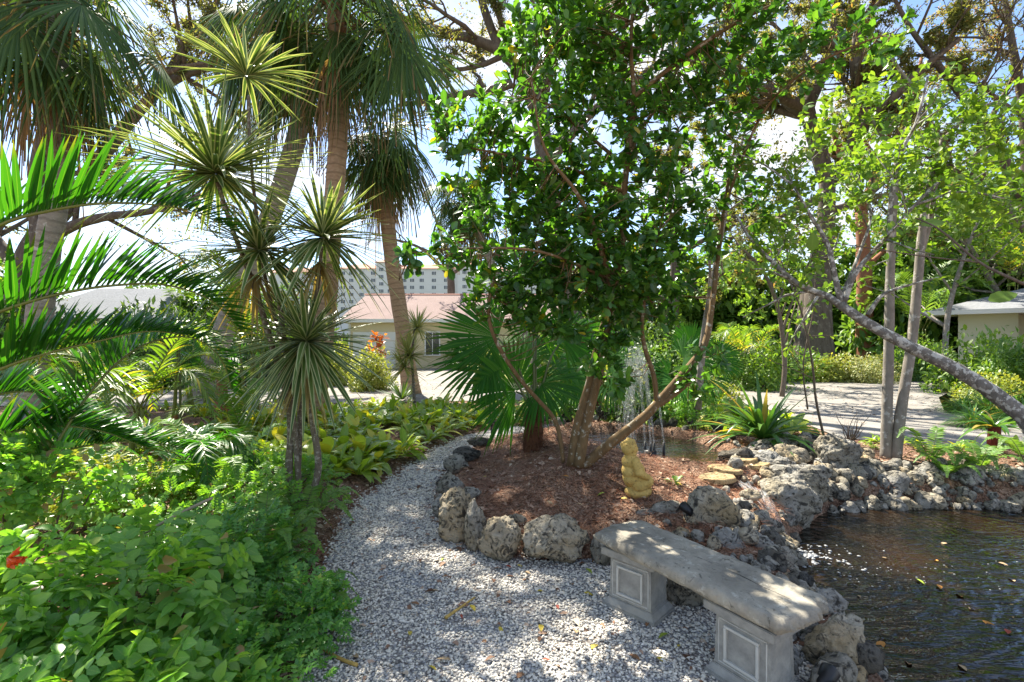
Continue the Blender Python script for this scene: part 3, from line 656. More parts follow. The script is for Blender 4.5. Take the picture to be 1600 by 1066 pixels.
rock(1245,728,84,30,'grey rock in mulch below the strap-leaved clump','rock',WG,at=(3.25,5.9,.16))
rock(1310,800,52,40,'small dark rock at the pond corner under the angular boulder','rockdark',WG,at=(3.38,5.02,-.1))
rock(1300,712,40,22,'white stone beside the leafless twiggy bush','rocktan',WG,at=(3.9,6.3,.16))
for (px_c, y_, X_, Y_, w_, h_, mt, lb) in [
    (1250,1030, 1.56,2.62,64,60,'rocktan','cream rock against the near bench pedestal'),
    (1300,1060, 1.62,2.30,112,84,'rocktan','large cream rock at the near pond edge'),
    (1345,1070, 1.80,2.12,110,50,'rock','grey rock sloping into the near pond corner'),
    (1275,1100, 1.40,1.98,90,60,'rock','grey rock at the bottom picture edge by the pedestal'),
    (1290,1000, 1.74,2.62,60,44,'rock','small wet rock between the bench end and the water'),
    (1390,1110, 1.88,1.86,110,60,'rocktan','tan rock cut by the bottom edge next to the pond')]:
    rock(px_c, y_, w_, h_, lb, mt, 'rocks on the near pond bank', at=(X_, Y_, gz(X_, Y_)-.03), sub=5 if w_ > 80 else 4)
# rubble: small stones nothing tells apart
stones = []
for k in range(5):
    for mt in ('rock', 'rockdark', 'rocktan'):
        o = rock(0, 0, 100, 75, 'x', mt, sub=3, at=(0, F/1000., 0), seed=100+k*3.3); o.location = (0, -50, -5); stones.append((mt, o))
def rubble(x, y, z, size, mt, label, group):
    src = random.choice([o for m_, o in stones if m_ == mt]); o = src.copy(); C.objects.link(o)
    o.location = (x, y, z); o.rotation_euler = (U(-.4,.4), U(-.4,.4), U(0,6.28)); q = size/.1; o.scale = (q, q*U(.8,1.1), q*U(.7,1.05))
    tag(o, label, 'rock', group)
for k in range(78):                                    # far pond bank, two uneven courses
    t = (k % 32)/31; x = 3.3+2.7*t+U(-.06,.06); y = float(np.interp(x, (3.3,4.35,5.2,6.5,7.5), (5.0,5.14,5.02,4.76,4.5)))+U(-.16,.36)
    dd = sdf(POND, np.array([x]), np.array([y]))[0]
    rubble(x, y, max(-.13, gz(x, y))+U(.0,.05), U(.13,.27), random.choice(('rock','rock','rocktan')), 'small grey stone in the rubble edging the far side of the pond', 'stones along the far pond bank')
for k in range(60):                                     # rubble between pool and pond
    x = U(2.3,4.4); y = 4.3+(x-2.3)*.48+U(.1,1.3)
    if sdf(POND, np.array([x]), np.array([y]))[0] > -.02 or sdf(POOL, np.array([x]), np.array([y]))[0] > -.02: continue
    rubble(x, y, gz(x, y)+U(.01,.07), U(.09,.26), random.choice(('rock','rock','rocktan','rockdark')), 'small stone in the rubble between fountain pool and pond', 'stones between pool and pond')
for k in range(30):                                     # dark wet stones behind the pool
    a = k/29; x = .6+2.5*a+U(-.1,.1); y = 7.45+.25*math.sin(a*3.1)+U(-.15,.75)-.7*a**3
    rubble(x, y, .22+U(0,.16)+(y-7.3)*.12, U(.12,.27), random.choice(('rockdark','rockdark','rock')), 'dark wet stone behind the fountain pool', 'stones behind the fountain pool')
edge = catmull(np.array([(1.78,2.15,0),(1.85,2.6,0),(1.9,3.0,0),(2.0,3.45,0),(2.17,3.8,0),(2.45,4.25,0),(2.9,4.7,0)]), 60)
for k in range(62):                                    # along the pond edge under the bench and cascade
    e = edge[rng.integers(0, 60)]; x, y = e[0]+U(-.42,.08), e[1]+U(-.1,.2)
    if abs(x-2.27) < .13 and 3.8 < y < 4.7: continue
    rubble(x, y, max(-.13, gz(x, y))+U(.0,.06), U(.07,.24), random.choice(('rock','rock','rocktan','rockdark')), 'small pitted stone on the pond edge behind the bench', 'stones on the pond edge behind the bench')
for k in range(14):                                     # behind and under the bench
    x, y = 1.15+U(0,.65), 0; y = 3.45-(x-1.15)*1.6+U(-.12,.35)
    if sdf(POND, np.array([x]), np.array([y]))[0] > 0: continue
    rubble(x, y, gz(x, y)+.02, U(.05,.14), random.choice(('rock','rocktan')), 'small stone in the litter behind the bench', 'stones behind the bench')
for k in range(12):                                     # near bank
    x, y = U(1.42,1.9), U(1.75,2.9)
    if sdf(POND, np.array([x]), np.array([y]))[0] > .12: continue
    rubble(x, y, gz(x, y)+.01, U(.05,.13), random.choice(('rock','rocktan','rock')), 'pebble-sized stone on the near pond bank beside the bench end', 'stones on the near pond bank')
for k in range(26):                                     # slope behind the pool
    x = U(1.6,4.3); y = 7.45+U(0,1.0)-max(0, x-2.6)*.55
    if sdf(POOL, np.array([x]), np.array([y]))[0] > -.05: continue
    src_ = 'rockdark' if k % 3 else 'rock'; rubble(x, y, gz(x, y)+U(.02,.06), U(.14,.30), src_, 'dark wet stone behind the fountain pool', 'stones behind the fountain pool')
# smaller stones filling the banks: past what one can count
mb = MB(); kk = 0
for k in range(420):
    q = rng.random()
    if q < .55: x = U(3.2,6.0); y = float(np.interp(x, (3.3,4.35,5.2,6.5,7.5), (5.0,5.14,5.02,4.76,4.5)))+U(-.2,.32)
    elif q < .85: e = edge[rng.integers(0, 60)]; x, y = e[0]+U(-.5,.12), e[1]+U(-.12,.22)
    else: x, y = U(2.5,4.2), U(5.0,6.4)
    if (abs(x-2.27) < .1 and 3.9 < y < 4.7) or sdf(POOL, np.array([x]), np.array([y]))[0] > -.05: continue
    me_ = random.choice(stones)[1].data; tv = np.empty(len(me_.vertices)*3); me_.vertices.foreach_get('co', tv); tv = tv.reshape(-1,3); tf = np.array([p_.vertices[:] for p_ in me_.polygons]) if me_.name not in globals().setdefault('TFC', {}) else TFC[me_.name]; TFC[me_.name] = tf
    sz = U(.05,.13)/.1; r_ = rdir(1); scatter(mb, (tv, np.zeros((0,4),int), tf, np.zeros((len(tv),2))), [(x, y, max(-.13, gz(x, y))+U(0,.03))], r_, rdir(1), sz)
tag(mb.build('rubble', M['rock']), label='small grey limestone rubble packed along the pond banks', kind='stuff')
for _, o in stones: bpy.data.objects.remove(o)
# flagstones over the outlet
def slab_stone(cx, cy, cz, w, d, t, rz, label, mt='flag'):
    bm = bmesh.new(); n = 11; rs = random.Random(cx*100+cy)
    ang = sorted(rs.uniform(0, 6.28) for _ in range(n)); ring = [(math.cos(a_)*w/2*rs.uniform(.8,1.05), math.sin(a_)*d/2*rs.uniform(.8,1.05)) for a_ in np.linspace(0, 6.28, n, endpoint=False)]
    f = bm.faces.new([bm.verts.new((x, y, 0)) for x, y in ring]); r = bmesh.ops.extrude_face_region(bm, geom=[f]); 
    for v in r['geom']:
        if isinstance(v, bmesh.types.BMVert): v.co.z += t*rs.uniform(.8,1.15); v.co.x *= .96; v.co.y *= .96
    bmesh.ops.recalc_face_normals(bm, faces=bm.faces); bmesh.ops.bevel(bm, geom=bm.edges[:], offset=.006, segments=1, affect='EDGES')
    me = bpy.data.meshes.new('flagstone'); bm.to_mesh(me); bm.free(); me.materials.append(M[mt])
    o = bpy.data.objects.new('flagstone', me); C.objects.link(o); o.location = (cx, cy, cz); o.rotation_euler = (rs.uniform(-.06,.06), rs.uniform(-.06,.06), rz)
    return tag(o, label, 'flagstone', 'flagstones at the pool outlet')
slab_stone(2.02,4.72,.225,.46,.30,.05,.3,'golden flagstone jutting out lowest at the pool outlet')
slab_stone(2.18,4.92,.262,.36,.26,.045,-.4,'golden flagstone resting across two others at the outlet')
slab_stone(2.52,5.10,.25,.52,.24,.05,.1,'brown flagstone under the uppermost slab on the right of the outlet')
slab_stone(2.50,5.18,.30,.44,.22,.04,.5,'brown flagstone topmost on the right of the outlet')
# ================================================================== bench
bc = np.array((.97, 2.555)); bu = np.array((.53, -.848)); bu /= np.linalg.norm(bu); rzb = math.atan2(bu[1], bu[0])
bench = thing('garden_bench', 'weathered grey concrete bench with two panelled pedestals on the gravel', 'bench', (bc[0], bc[1], 0)); bench.rotation_euler = (0, 0, rzb)
def slab():
    mb = MB(); Lh, Wh, r = .56, .20, .05; n = 420; loop = []
    per = []
    for k in range(n):                                  # rounded rectangle with slightly bowed ends
        t = k/n*4; s = int(t); f = t-s
        if s == 0: q = (-Lh+2*Lh*f, -Wh)
        elif s == 1: q = (Lh+.035*math.sin(math.pi*f), -Wh+2*Wh*f)
        elif s == 2: q = (Lh-2*Lh*f, Wh)
        else: q = (-Lh-.035*math.sin(math.pi*f), Wh-2*Wh*f)
        per.append(q)
    per = np.array(per)
    for _ in range(3): per = (np.roll(per, 1, 0)+2*per+np.roll(per, -1, 0))/4
    prof = [(.87,.012),(.93,.02),(.985,.035),(1.0,.05),(.985,.068),(.95,.082),(.90,.090),(.75,.093),(.5,.094),(.25,.094),(.05,.094)]
    rings = []
    for sc_, z in prof:
        ins = (1-sc_)*Wh if sc_ > .85 else None
        if ins is not None: nn = nrm(per/np.array((Lh**3, Wh**3))*np.abs(per)**1); p = per*np.array(((Lh-ins)/Lh, (Wh-ins)/Wh))
        else: p = per*sc_
        zz = np.full(n, z)
        a = np.array([mnoise.fractal(Vector((x*9, y*9, z*14)), .7, 2, 4) for x, y in p])
        b_ = np.array([mnoise.noise(Vector((x*30, y*30, z*24)))+.7*mnoise.noise(Vector((x*70, y*70, z*50))) for x, y in p])
        if .93 < sc_: p = p*(1+(.030*a+.034*b_)[:,None]*(.6 if sc_ < .97 else 1)); zz = zz+.004*b_*(z > .02)
        else:
            groove = np.exp(-((p[:,1]-.015-.01*np.sin(p[:,0]*5))/.006)**2)
            zz = zz+.006*a+.002*b_
        rings.append(np.column_stack([p, zz]))
    V = np.concatenate(rings); K = len(rings); Q = []
    for k in range(K-1):
        for j in range(n): Q.append((k*n+j, k*n+(j+1) % n, (k+1)*n+(j+1) % n, (k+1)*n+j))
    V = np.vstack([V, [[0,0,.094],[0,0,0]]]); T = [((K-1)*n+j, (K-1)*n+(j+1) % n, K*n) for j in range(n)]+[((j+1) % n, j, K*n+1) for j in range(n)]
    V[:,2] = V[:,2]*.9+.361; mb.add(V, Q, T)
    return mb
slab().build('seat_slab', M['conc'], bench)
# a long crack runs down the slab top
mb = MB(); xs = np.linspace(-.5, .5, 40); tube(mb, np.column_stack([xs, .02+.008*np.sin(xs*9)+.003*np.sin(xs*31), np.full(40, .4462)]), (.0006,.0016,.0009,.0018,.0006), 5); mb.build('crack', M['black'], bench)
def pedestal(name, x, y, rz):
    bm = bmesh.new()
    def blk(w, d, z0, z1, w2=None, d2=None):
        w2 = w2 or w; d2 = d2 or d
        lo = [bm.verts.new((sx*w/2, sy*d/2, z0)) for sx, sy in ((-1,-1),(1,-1),(1,1),(-1,1))]; hi = [bm.verts.new((sx*w2/2, sy*d2/2, z1)) for sx, sy in ((-1,-1),(1,-1),(1,1),(-1,1))]
        bm.faces.new(lo[::-1]); bm.faces.new(hi); return [bm.faces.new((lo[k], lo[(k+1) % 4], hi[(k+1) % 4], hi[k])) for k in range(4)]
    blk(.345,.255,0,.03); blk(.34,.25,.0301,.065,.285,.20)
    side = blk(.275,.19,.0652,.30,.262,.178)
    bmesh.ops.inset_individual(bm, faces=[side[1], side[3]], thickness=.035, depth=0); bmesh.ops.inset_individual(bm, faces=[side[1], side[3]], thickness=.007, depth=-.008)
    blk(.285,.20,.3002,.318,.335,.245); blk(.35,.26,.3182,.362)
    bmesh.ops.recalc_face_normals(bm, faces=bm.faces)
    bmesh.ops.bevel(bm, geom=[e for e in bm.edges if e.is_manifold and e.calc_face_angle(0) > .7], offset=.0035, segments=2, affect='EDGES')
    me = bpy.data.meshes.new(name); bm.to_mesh(me); bm.free(); me.materials.append(M['ped']); me.materials.append(M['pedlight'])
    o = bpy.data.objects.new(name, me); C.objects.link(o); o.parent = bench; o.location = (x, y, -.004); o.rotation_euler = (0, 0, rz)
    bm = bmesh.new()
    for sy in (-1, 1):                                  # a raised moulding round the sunk panel
        tilt = .006/.235
        for (cx_, cz_, w_, h_) in ((0,.105,.17,.013),(0,.262,.17,.013),(-.0785,.1835,.013,.144),(.0785,.1835,.013,.144)):
            yy = .094-tilt*(cz_-.065)+.003; r = bmesh.ops.create_cube(bm, size=1, matrix=Matrix.Translation((cx_, sy*yy, cz_)) @ Matrix.Diagonal((w_, .022, h_, 1)))
        for (cx_, cz_, w_, h_) in ((0,.083,.235,.006),(0,.286,.235,.006),(-.1165,.1845,.006,.197),(.1165,.1845,.006,.197)):
            yy = .094-tilt*(cz_-.065); bmesh.ops.create_cube(bm, size=1, matrix=Matrix.Translation((cx_, sy*yy, cz_)) @ Matrix.Diagonal((w_, .008, h_, 1)))
    bmesh.ops.bevel(bm, geom=bm.edges[:], offset=.0022, segments=1, affect='EDGES'); me = bpy.data.meshes.new('moulding'); bm.to_mesh(me); bm.free(); me.materials.append(M['pedlight'])
    q_ = bpy.data.objects.new('moulding', me); C.objects.link(q_); q_.parent = o; return o
pedestal('pedestal', .35, -.035, 0.0)
pedestal('pedestal', -.385, -.015, R(14))

# ================================================================== statue (one remeshed body)
def statue():
    p = onground(996, 781); s = p[1]/F
    bm = bmesh.new()
    def ell(c, r, rot=(0,0,0)):
        mt = Matrix.Translation(c) @ Matrix.Rotation(rot[2], 4, 'Z') @ Matrix.Rotation(rot[1], 4, 'Y') @ Matrix.Rotation(rot[0], 4, 'X') @ Matrix.Diagonal((*r, 1))
        bmesh.ops.create_icosphere(bm, subdivisions=3, radius=1, matrix=mt)
    def cap(pts, rads, n=9):
        pts = [Vector(q) for q in pts]
        for k in range(len(pts)-1):
            for t in np.linspace(0, 1, n): c = pts[k].lerp(pts[k+1], t); r = rads[k]*(1-t)+rads[k+1]*t; bmesh.ops.create_icosphere(bm, subdivisions=2, radius=r, matrix=Matrix.Translation(c))
    # local axes: x to the right of the picture (the way the child faces), y away, z up; metres
    ell((.030,0,.045), (.118,.11,.058)); ell((.03,0,.02), (.108,.10,.03))             # round base
    ell((.000,0,.165), (.108,.10,.088)); ell((-.018,0,.225), (.100,.095,.088)); ell((-.040,0,.300), (.076,.086,.066))  # seat, belly, chest
    ell((-.050,0,.350), (.045,.05,.03))                                                 # neck roll
    ell((-.058,0,.425), (.068,.066,.072)); ell((-.020,0,.405), (.040,.046,.040)); ell((-.045,0,.372), (.052,.054,.028))  # head, cheeks, chin
    ell((.018,0,.412), (.012,.012,.012)); ell((-.058,.064,.42), (.014,.01,.02)); ell((-.058,-.064,.42), (.014,.01,.02))  # nose, ears
    for sy in (-1, 1):
        cap([(.0,.052*sy,.120), (.075,.060*sy,.140), (.092,.052*sy,.135)], [.066,.058,.050])              # thighs
        cap([(.095,.052*sy,.130), (.080,.045*sy,.075)], [.038,.032]); ell((.105,.045*sy,.062), (.032,.022,.018))    # shins, feet
    cap([(-.050,-.082,.315), (-.040,-.118,.235), (.045,-.100,.188), (.085,-.062,.178)], [.037,.034,.028,.023])      # near arm
    cap([(-.030,.070,.320), (.040,.090,.260), (.088,.060,.205), (.085,.030,.185)], [.034,.030,.025,.021])           # far arm
    for k in range(4): cap([(.085,-.07+.012*k,.182), (.104,-.07+.013*k,.172)], [.0085,.007], 4)
    for q in range(46):                                                                  # curls of hair
        th = random.uniform(0, 6.28); ph = random.uniform(.15, 1.35); v = Vector((math.cos(th)*math.sin(ph), math.sin(th)*math.sin(ph), math.cos(ph)))
        if v.x > .45 and v.z < .75: continue
        bmesh.ops.create_icosphere(bm, subdivisions=1, radius=random.uniform(.009,.014), matrix=Matrix.Translation(Vector((-.058,0,.425))+Vector((v.x*.066, v.y*.064, v.z*.07))))
    me = bpy.data.meshes.new('tmp'); bm.to_mesh(me); bm.free(); o = bpy.data.objects.new('tmp', me); C.objects.link(o)
    m = o.modifiers.new('r', 'REMESH'); m.mode = 'VOXEL'; m.voxel_size = .0033; sm = o.modifiers.new('s', 'SMOOTH'); sm.factor = .4; sm.iterations = 1
    dg = bpy.context.evaluated_depsgraph_get(); me2 = bpy.data.meshes.new_from_object(o.evaluated_get(dg)); bpy.data.objects.remove(o)
    me2.materials.clear(); me2.materials.append(M['statue']); me2.polygons.foreach_set('use_smooth', [True]*len(me2.polygons)); me2.name = 'statue'
    so_ = bpy.data.objects.new('statue', me2); C.objects.link(so_); so_.location = (p[0], p[1]+.08, p[2]-.005); so_.rotation_euler = (0, 0, R(20)); so_.scale = (1.02,)*3
    tag(so_, 'mustard yellow stone statue of a chubby seated child on the mulch', 'statue')
statue()

# ================================================================== fountain, cascade, foam
fb = np.array((1.66, 5.85, .17)); ft = thing('fountain', 'black nozzles throwing thin white water jets up from the pool', 'fountain', fb)
for k, dx in enumerate((-.17, -.03, .02, .07, .20)):
    mb = MB(); b = np.array((dx, .04*math.sin(k*2.1), 0)); tube(mb, [b+(0,0,-.1), b+(0,0,.14), b+(0,0,.145), b+(0,0,.19)], (.018,.018,.011,.012), 10); mb.build('nozzle', M['black'], ft)
mb = MB(); mb.box((.02,.0,.02), (.13,.12,.16)); mb.build('pump_housing', M['black'], ft)
jets = MB()
for k, dx in enumerate((-.17, -.03, .02, .07, .20)):
    for q in range(2):
        p0 = np.array((dx+U(-.006,.006), .04*math.sin(k*2.1), .19)); hgt = U(.98, 1.2)-.2*abs(k-2)*.4; vz = math.sqrt(2*9.81*hgt); vx = -.30-dx*.8+U(-.05,.05); T_ = 2*vz/9.81*.98
        t = np.linspace(0, T_*.55, 26); pts = np.stack([p0[0]+vx*t, p0[1]+U(-.03,.05)*t, p0[2]+vz*t-4.905*t*t], 1); tube(jets, pts, (.009,.014,.021,.030), 7, rough=.15)
jets.build('water_jet', M['stream'], ft)
mb = MB(); N = 1700; k = rng.integers(0, 5, N); dx = np.array((-.17,-.03,.02,.07,.20))[k]; hg = U(.85,1.25,N); vz = np.sqrt(2*9.81*hg); vx = -.30-dx*.8+U(-.10,.08,N); t = vz/9.81*U(.55,1.98,N)
loc = np.stack([dx+vx*t, U(-.12,.12,N)*t, .19+vz*t-4.905*t*t], 1); loc[:,2] = np.maximum(loc[:,2], .02)
vel = np.stack([vx, vx*0, vz-9.81*t], 1); S = np.stack([U(.0008,.0022,N)]*2+[U(.0008,.002,N)], 1); S[:,1] *= 4+np.abs(vel[:,2])*U(4,14,N)
scatter(mb, (icoV, np.zeros((0,4),int), icoT, np.zeros((12,2))), loc, vel, rdir(N), S)
tag(mb.build('spray', M['jet'], ft), kind='stuff')
cas = thing('waterfall', 'little white cascade running between rocks into the pond', 'waterfall', (2.2,4.0,-.1))
mb = MB()
for (o_, wd, lift) in ((0,.15,.03),(.03,.10,.045)):
    c = catmull(np.array([(2.25+o_,4.72,.0),(2.27+o_,4.5,.0),(2.24+o_,4.3,.0),(2.22+o_,4.15,.0),(2.25+o_,3.98,.0),(2.30+o_*1.5,3.82,.0)]), 40); n_ = 9; a_ = np.linspace(-1, 1, n_)
    V = c[:,None,:]+np.stack([a_*wd/2, a_*0, a_*0], 1)[None]*(1+.35*np.linspace(0,1,40)[:,None,None]**2); V = V.reshape(-1,3); V[:,2] = np.maximum(g(V[:,0], V[:,1])+lift, -.112)+.012*np.sin(V[:,0]*70+V[:,1]*23); V -= np.array((2.2,4.0,-.1))
    i = np.arange(39)[:,None]; j = np.arange(n_-1)[None]; Q = np.stack([i*n_+j, i*n_+j+1, (i+1)*n_+j+1, (i+1)*n_+j], -1).reshape(-1,4)
    mb.add(V, Q, None, np.stack([np.tile(a_*.5+o_*7, 40), np.repeat(np.linspace(0,1,40), n_)], 1))
mb.build('falling_water', M['stream'], cas)
mb = MB(); N = 200; a = U(0, 6.28, N); r = np.abs(rng.normal(size=N))*.16; loc = np.stack([2.34+r*np.cos(a)*1.4+.05, 3.84+r*np.sin(a), np.full(N, -.117)], 1)
x = 2.35+np.abs(rng.normal(size=90))*.8; y = 3.75-np.abs(rng.normal(size=90))*.5; loc = np.vstack([loc, np.stack([x, y, np.full(90, -.119)], 1)])
loc = loc[sdf(POND, loc[:,0], loc[:,1]) > -.02]; n = len(loc); sz = np.where(np.arange(n) < n*.62, U(.004,.016,n), U(.003,.007,n)); sz = np.where(U(0,1,n) < .06, sz*1.7, sz)
scatter(mb, (icoV, np.zeros((0,4),int), icoT, np.zeros((12,2))), loc, np.tile((1.,0,0),(n,1)), np.tile((0,0,1.),(n,1)), np.stack([sz, sz*U(.7,1.4,n), sz*.35], 1))
tag(mb.build('foam', M['foam']), label='white bubbles and foam drifting from the cascade', kind='stuff')

# ================================================================== small garden hardware
p = onground(768, 692); pl = thing('path_light', 'small black path light on a stake at the back of the mulch', 'path light', p)
mb = MB(); tube(mb, [(0,0,-.05),(0,0,.30)], .011, 8); mb.build('stake', M['black'], pl)
mb = MB(); tube(mb, [(0,0,.285),(0,0,.30),(0,0,.335),(0,0,.35)], (.055,.05,.02,.005), 14); mb.build('lamp_cap', M['black'], pl)
mb = MB(); tube(mb, [(0,0,.245),(0,0,.29)], .022, 12); mb.build('lens', M['glass'], pl)
def spot(loc, label, rz):
    r = thing('spotlight', label, 'spotlight', loc); r.rotation_euler = (0, 0, rz)
    mb = MB(); tube(mb, [(0,0,-.04),(0,0,.05)], .012, 8); mb.build('stake', M['black'], r)
    mb = MB(); tube(mb, [(-.045,0,.045),(-.01,0,.07),(.045,0,.095),(.05,0,.098)], (.022,.034,.04,.036), 14); mb.build('lamp_head', M['black'], r)
    mb = MB(); tube(mb, [(.047,0,.0965),(.053,0,.0995)], .03, 14); mb.build('lens', M['glass'], r)
spot((1.36,3.72,.22), 'black spotlight among the white pitted rocks behind the bench', 2.2)
spot((1.40,2.14,.02), 'black spotlight on the ground beside the near pedestal', .6)
p = onground(655, 622); mb = MB(); tube(mb, [(0,0,-.1),(0,0,1.0),(0,0,1.01),(0,0,1.05)], (.018,.018,.03,.03), 8); tag(mb.build('marker_stake', M['black'], origin=p), 'thin dark stake beside the slanting palm trunk and driveway', 'stake')
mb = MB(); c = catmull(PL([(112,915,2.5),(200,850,2.75),(270,808,2.9),(332,778,3.05)]), 14); o0 = c[0].copy(); tube(mb, c, (.006,.010), 6); tag(mb.build('dry_cane', M['lf_dracold'] if 0 else plain('dry_cane_bark', (.36,.30,.20), .8, .2), origin=o0), 'long dry pale cane lying across the green shrubs', 'cane')
mb = MB(); c = catmull(PL([(155,968,2.3),(230,945,2.55),(284,915,2.75)]), 10); o0 = c[0].copy(); tube(mb, c, (.004,.006), 5); tag(mb.build('dry_cane', M['twig'], origin=o0), 'short dry cane among leaves low in the orange-flowered shrub', 'cane')

# fallen leaves one can pick out
lt = leaf_t(.46, (0,.2,.5,.8,1), (.08,.7,1,.6,.04), .35, .18); lmesh = {}
for k in ('yellow','orange','brown','tan','green','red'):
    mb = MB(); mb.add(lt[0]*.07, lt[1], None, lt[3]); lmesh[k] = mb.mesh('fallen_leaf', M['fl_'+k])
def fleaf(x, y, z, k, label, group, s=1.0):
    o = bpy.data.objects.new('fallen_leaf', lmesh[k]); C.objects.link(o); o.location = (x, y, z); o.rotation_euler = (U(-.3,.3), U(-.3,.3), U(0, 6.28)); o.scale = (s,)*3; tag(o, label, 'leaf', group)
for (px_c, py_c, k, s) in [(735,952,'yellow',1),(845,982,'yellow',1),(990,965,'tan',.8),(912,932,'yellow',.9),(900,995,'tan',.9),(935,1014,'yellow',1),(1045,998,'green',1.1),(1064,1015,'yellow',.9),(1026,1034,'yellow',.9),(915,893,'green',1.1),(905,887,'brown',.9),(895,920,'orange',.9),(925,882,'orange',.8),(820,897,'tan',.8),(790,890,'red',.7),(808,888,'yellow',.8),(672,928,'tan',.8),(655,950,'brown',.9),(690,880,'green',.7),(568,910,'green',.7),(560,1035,'tan',1),(515,1005,'brown',1),(530,1018,'orange',.9),(640,1000,'yellow',.8),(600,985,'brown',.8),(705,1040,'tan',1.1),(760,1010,'brown',.8),(860,1040,'red',.6),(870,950,'red',.6),(940,980,'brown',.8),(1000,1040,'brown',1),(820,1060,'brown',.9),(965,905,'tan',.7),(855,915,'brown',.7),(700,905,'brown',.7),(620,880,'tan',.6),(585,850,'brown',.6),(650,835,'brown',.6),(720,965,'red',.5),(840,930,'yellow',.7),(1010,985,'brown',.7),(780,985,'yellow',.7),(545,945,'brown',.8),(670,1050,'yellow',.7)]:
    p = onground(px_c, py_c); fleaf(p[0], p[1], p[2]+.018, k, {'yellow':'yellow','orange':'orange','brown':'brown','tan':'pale tan','green':'yellow-green','red':'small reddish'}[k]+' fallen leaf lying on the white gravel', k+' leaves on the gravel', s)
for (px_c, py_c, k, s) in [(945,775,'green',1),(980,786,'yellow',.9),(850,765,'yellow',.9),(912,710,'tan',.7),(900,795,'tan',1),(855,790,'tan',.9),(760,750,'yellow',.8),(830,745,'tan',.8),(930,800,'tan',.9),(1055,760,'yellow',.9),(880,750,'orange',.8),(730,800,'yellow',.7),(910,836,'green',.9)]:
    p = onground(px_c, py_c); fleaf(p[0], p[1], p[2]+.03, k, {'yellow':'yellow','orange':'orange','tan':'pale tan','green':'yellow-green'}[k]+' fallen leaf lying on the brown mulch island', k+' leaves on the mulch', s)
for (px_c, py_c, k, s) in [(1378,872,'tan',1),(1430,905,'green',1.1),(1470,922,'orange',1),(1502,934,'orange',1.2),(1515,953,'tan',1),(1535,971,'orange',1.3),(1382,1005,'orange',1.2),(1585,910,'tan',1.1),(1466,878,'orange',.8),(1575,992,'red',1),(1480,850,'tan',.8),(1345,935,'tan',.6),(1560,880,'tan',.8),(1420,1040,'brown',1),(1510,1050,'tan',.9)]:
    D = F*1.72/(py_c-533); fleaf((px_c-800)*D/F, D, -.114, k, {'orange':'orange','tan':'pale tan','green':'yellow-green','red':'small reddish','brown':'brown'}[k]+' leaf floating on the dark pond', k+' leaves afloat on the pond', s)
def stick(pts, r, mt, label):
    c = catmull(np.array([onground(*q)+(0,0,.02) for q in pts]), 12); mb = MB(); o0 = c[0].copy(); tube(mb, c, r, 6); tag(mb.build('palm_stalk', mt, origin=o0), label, 'dry stalk')
ym = plain('dry_yellow_stalk', (.50,.33,.09), .6, .3)
stick([(474,1004),(505,1022),(535,1040),(558,1050)], (.006,.010), ym, 'curved dry orange stalk on the gravel at the path corner')
stick([(696,974),(718,957),(742,940)], (.010,.005), ym, 'straight dry yellow stalk lying in the middle of the gravel')
stick([(446,890),(470,915),(480,925)], (.006,.006), ym, 'short dry yellow stalk on the litter at the path edge')

# ================================================================== buildings
def quad_prism(mb, lo, hi, m=0):
    mb.add(np.array(lo+hi, float), [[0,3,2,1],[4,5,6,7]]+[[k,(k+1)%4,4+(k+1)%4,4+k] for k in range(4)], m=m)
hb = P(640, 575, 28); hb[2] = 0
house = thing('house', 'low cream yellow house with a hipped red shingle roof across the driveway', 'house', hb)
x0, x1 = P(548,0,28)[0]-hb[0], P(905,0,28)[0]-hb[0]; ez = P(0,500,28)[2]
mb = MB(); mb.box(((x0+x1)/2, 4, ez/2), (x1-x0, 8, ez)); mb.build('wall', M['wall_y'], house, smooth=False)
mb = MB(); rz_ = P(0,461,32)[2]; a = .55; e0 = ez-.05
lo = [(x0-a,-a,e0),(x1+a,-a,e0),(x1+a,8+a,e0),(x0-a,8+a,e0)]; rl = P(572,0,32)[0]-hb[0]
mb.add(np.array(lo+[(rl,4,rz_),(x1-2.2,4,rz_)]), [[0,1,5,4],[2,3,4,5]], [[1,2,5],[3,0,4]]); rf = mb.build('roof', M['roof_red'], house, smooth=False)
mb = MB(); mb.box(((x0+x1)/2,-a-.03,e0-.02),(x1-x0+2*a+.1,.05,.2)); mb.box((x0-a-.03,4,e0-.02),(.05,8+2*a,.2)); mb.box(((x0+x1)/2,4,e0-.06),(x1-x0+2*a,8+2*a-.02,.03)); mb.build('fascia', M['white'], house, smooth=False)
gx0, gx1 = P(552,0,28)[0]-hb[0], P(618,0,28)[0]-hb[0]
mb = MB(); 
for k in range(4): mb.box(((gx0+gx1)/2,-.03,.28+k*.53),(gx1-gx0,.05,.50))
mb.build('garage_door', M['white'], house, smooth=False)
mb = MB(); mb.box((x0-.06,-.06,ez/2-.1),(.1,.1,ez-.2)); mb.build('downpipe', M['white'], house, smooth=False)
mb = MB(); mb.add([(rl-.1,3.9,rz_+.0),(x1-2.1,3.9,rz_+.0),(x1-2.1,4.1,rz_+.0),(rl-.1,4.1,rz_+.0),(rl-.1,4,rz_+.09),(x1-2.1,4,rz_+.09)], [[0,1,5,4],[2,3,4,5],[3,2,1,0]], [[1,2,5],[3,0,4]]); mb.build('ridge', M['tile_red'], house, smooth=False)
wx = P(676,0,28)[0]-hb[0]
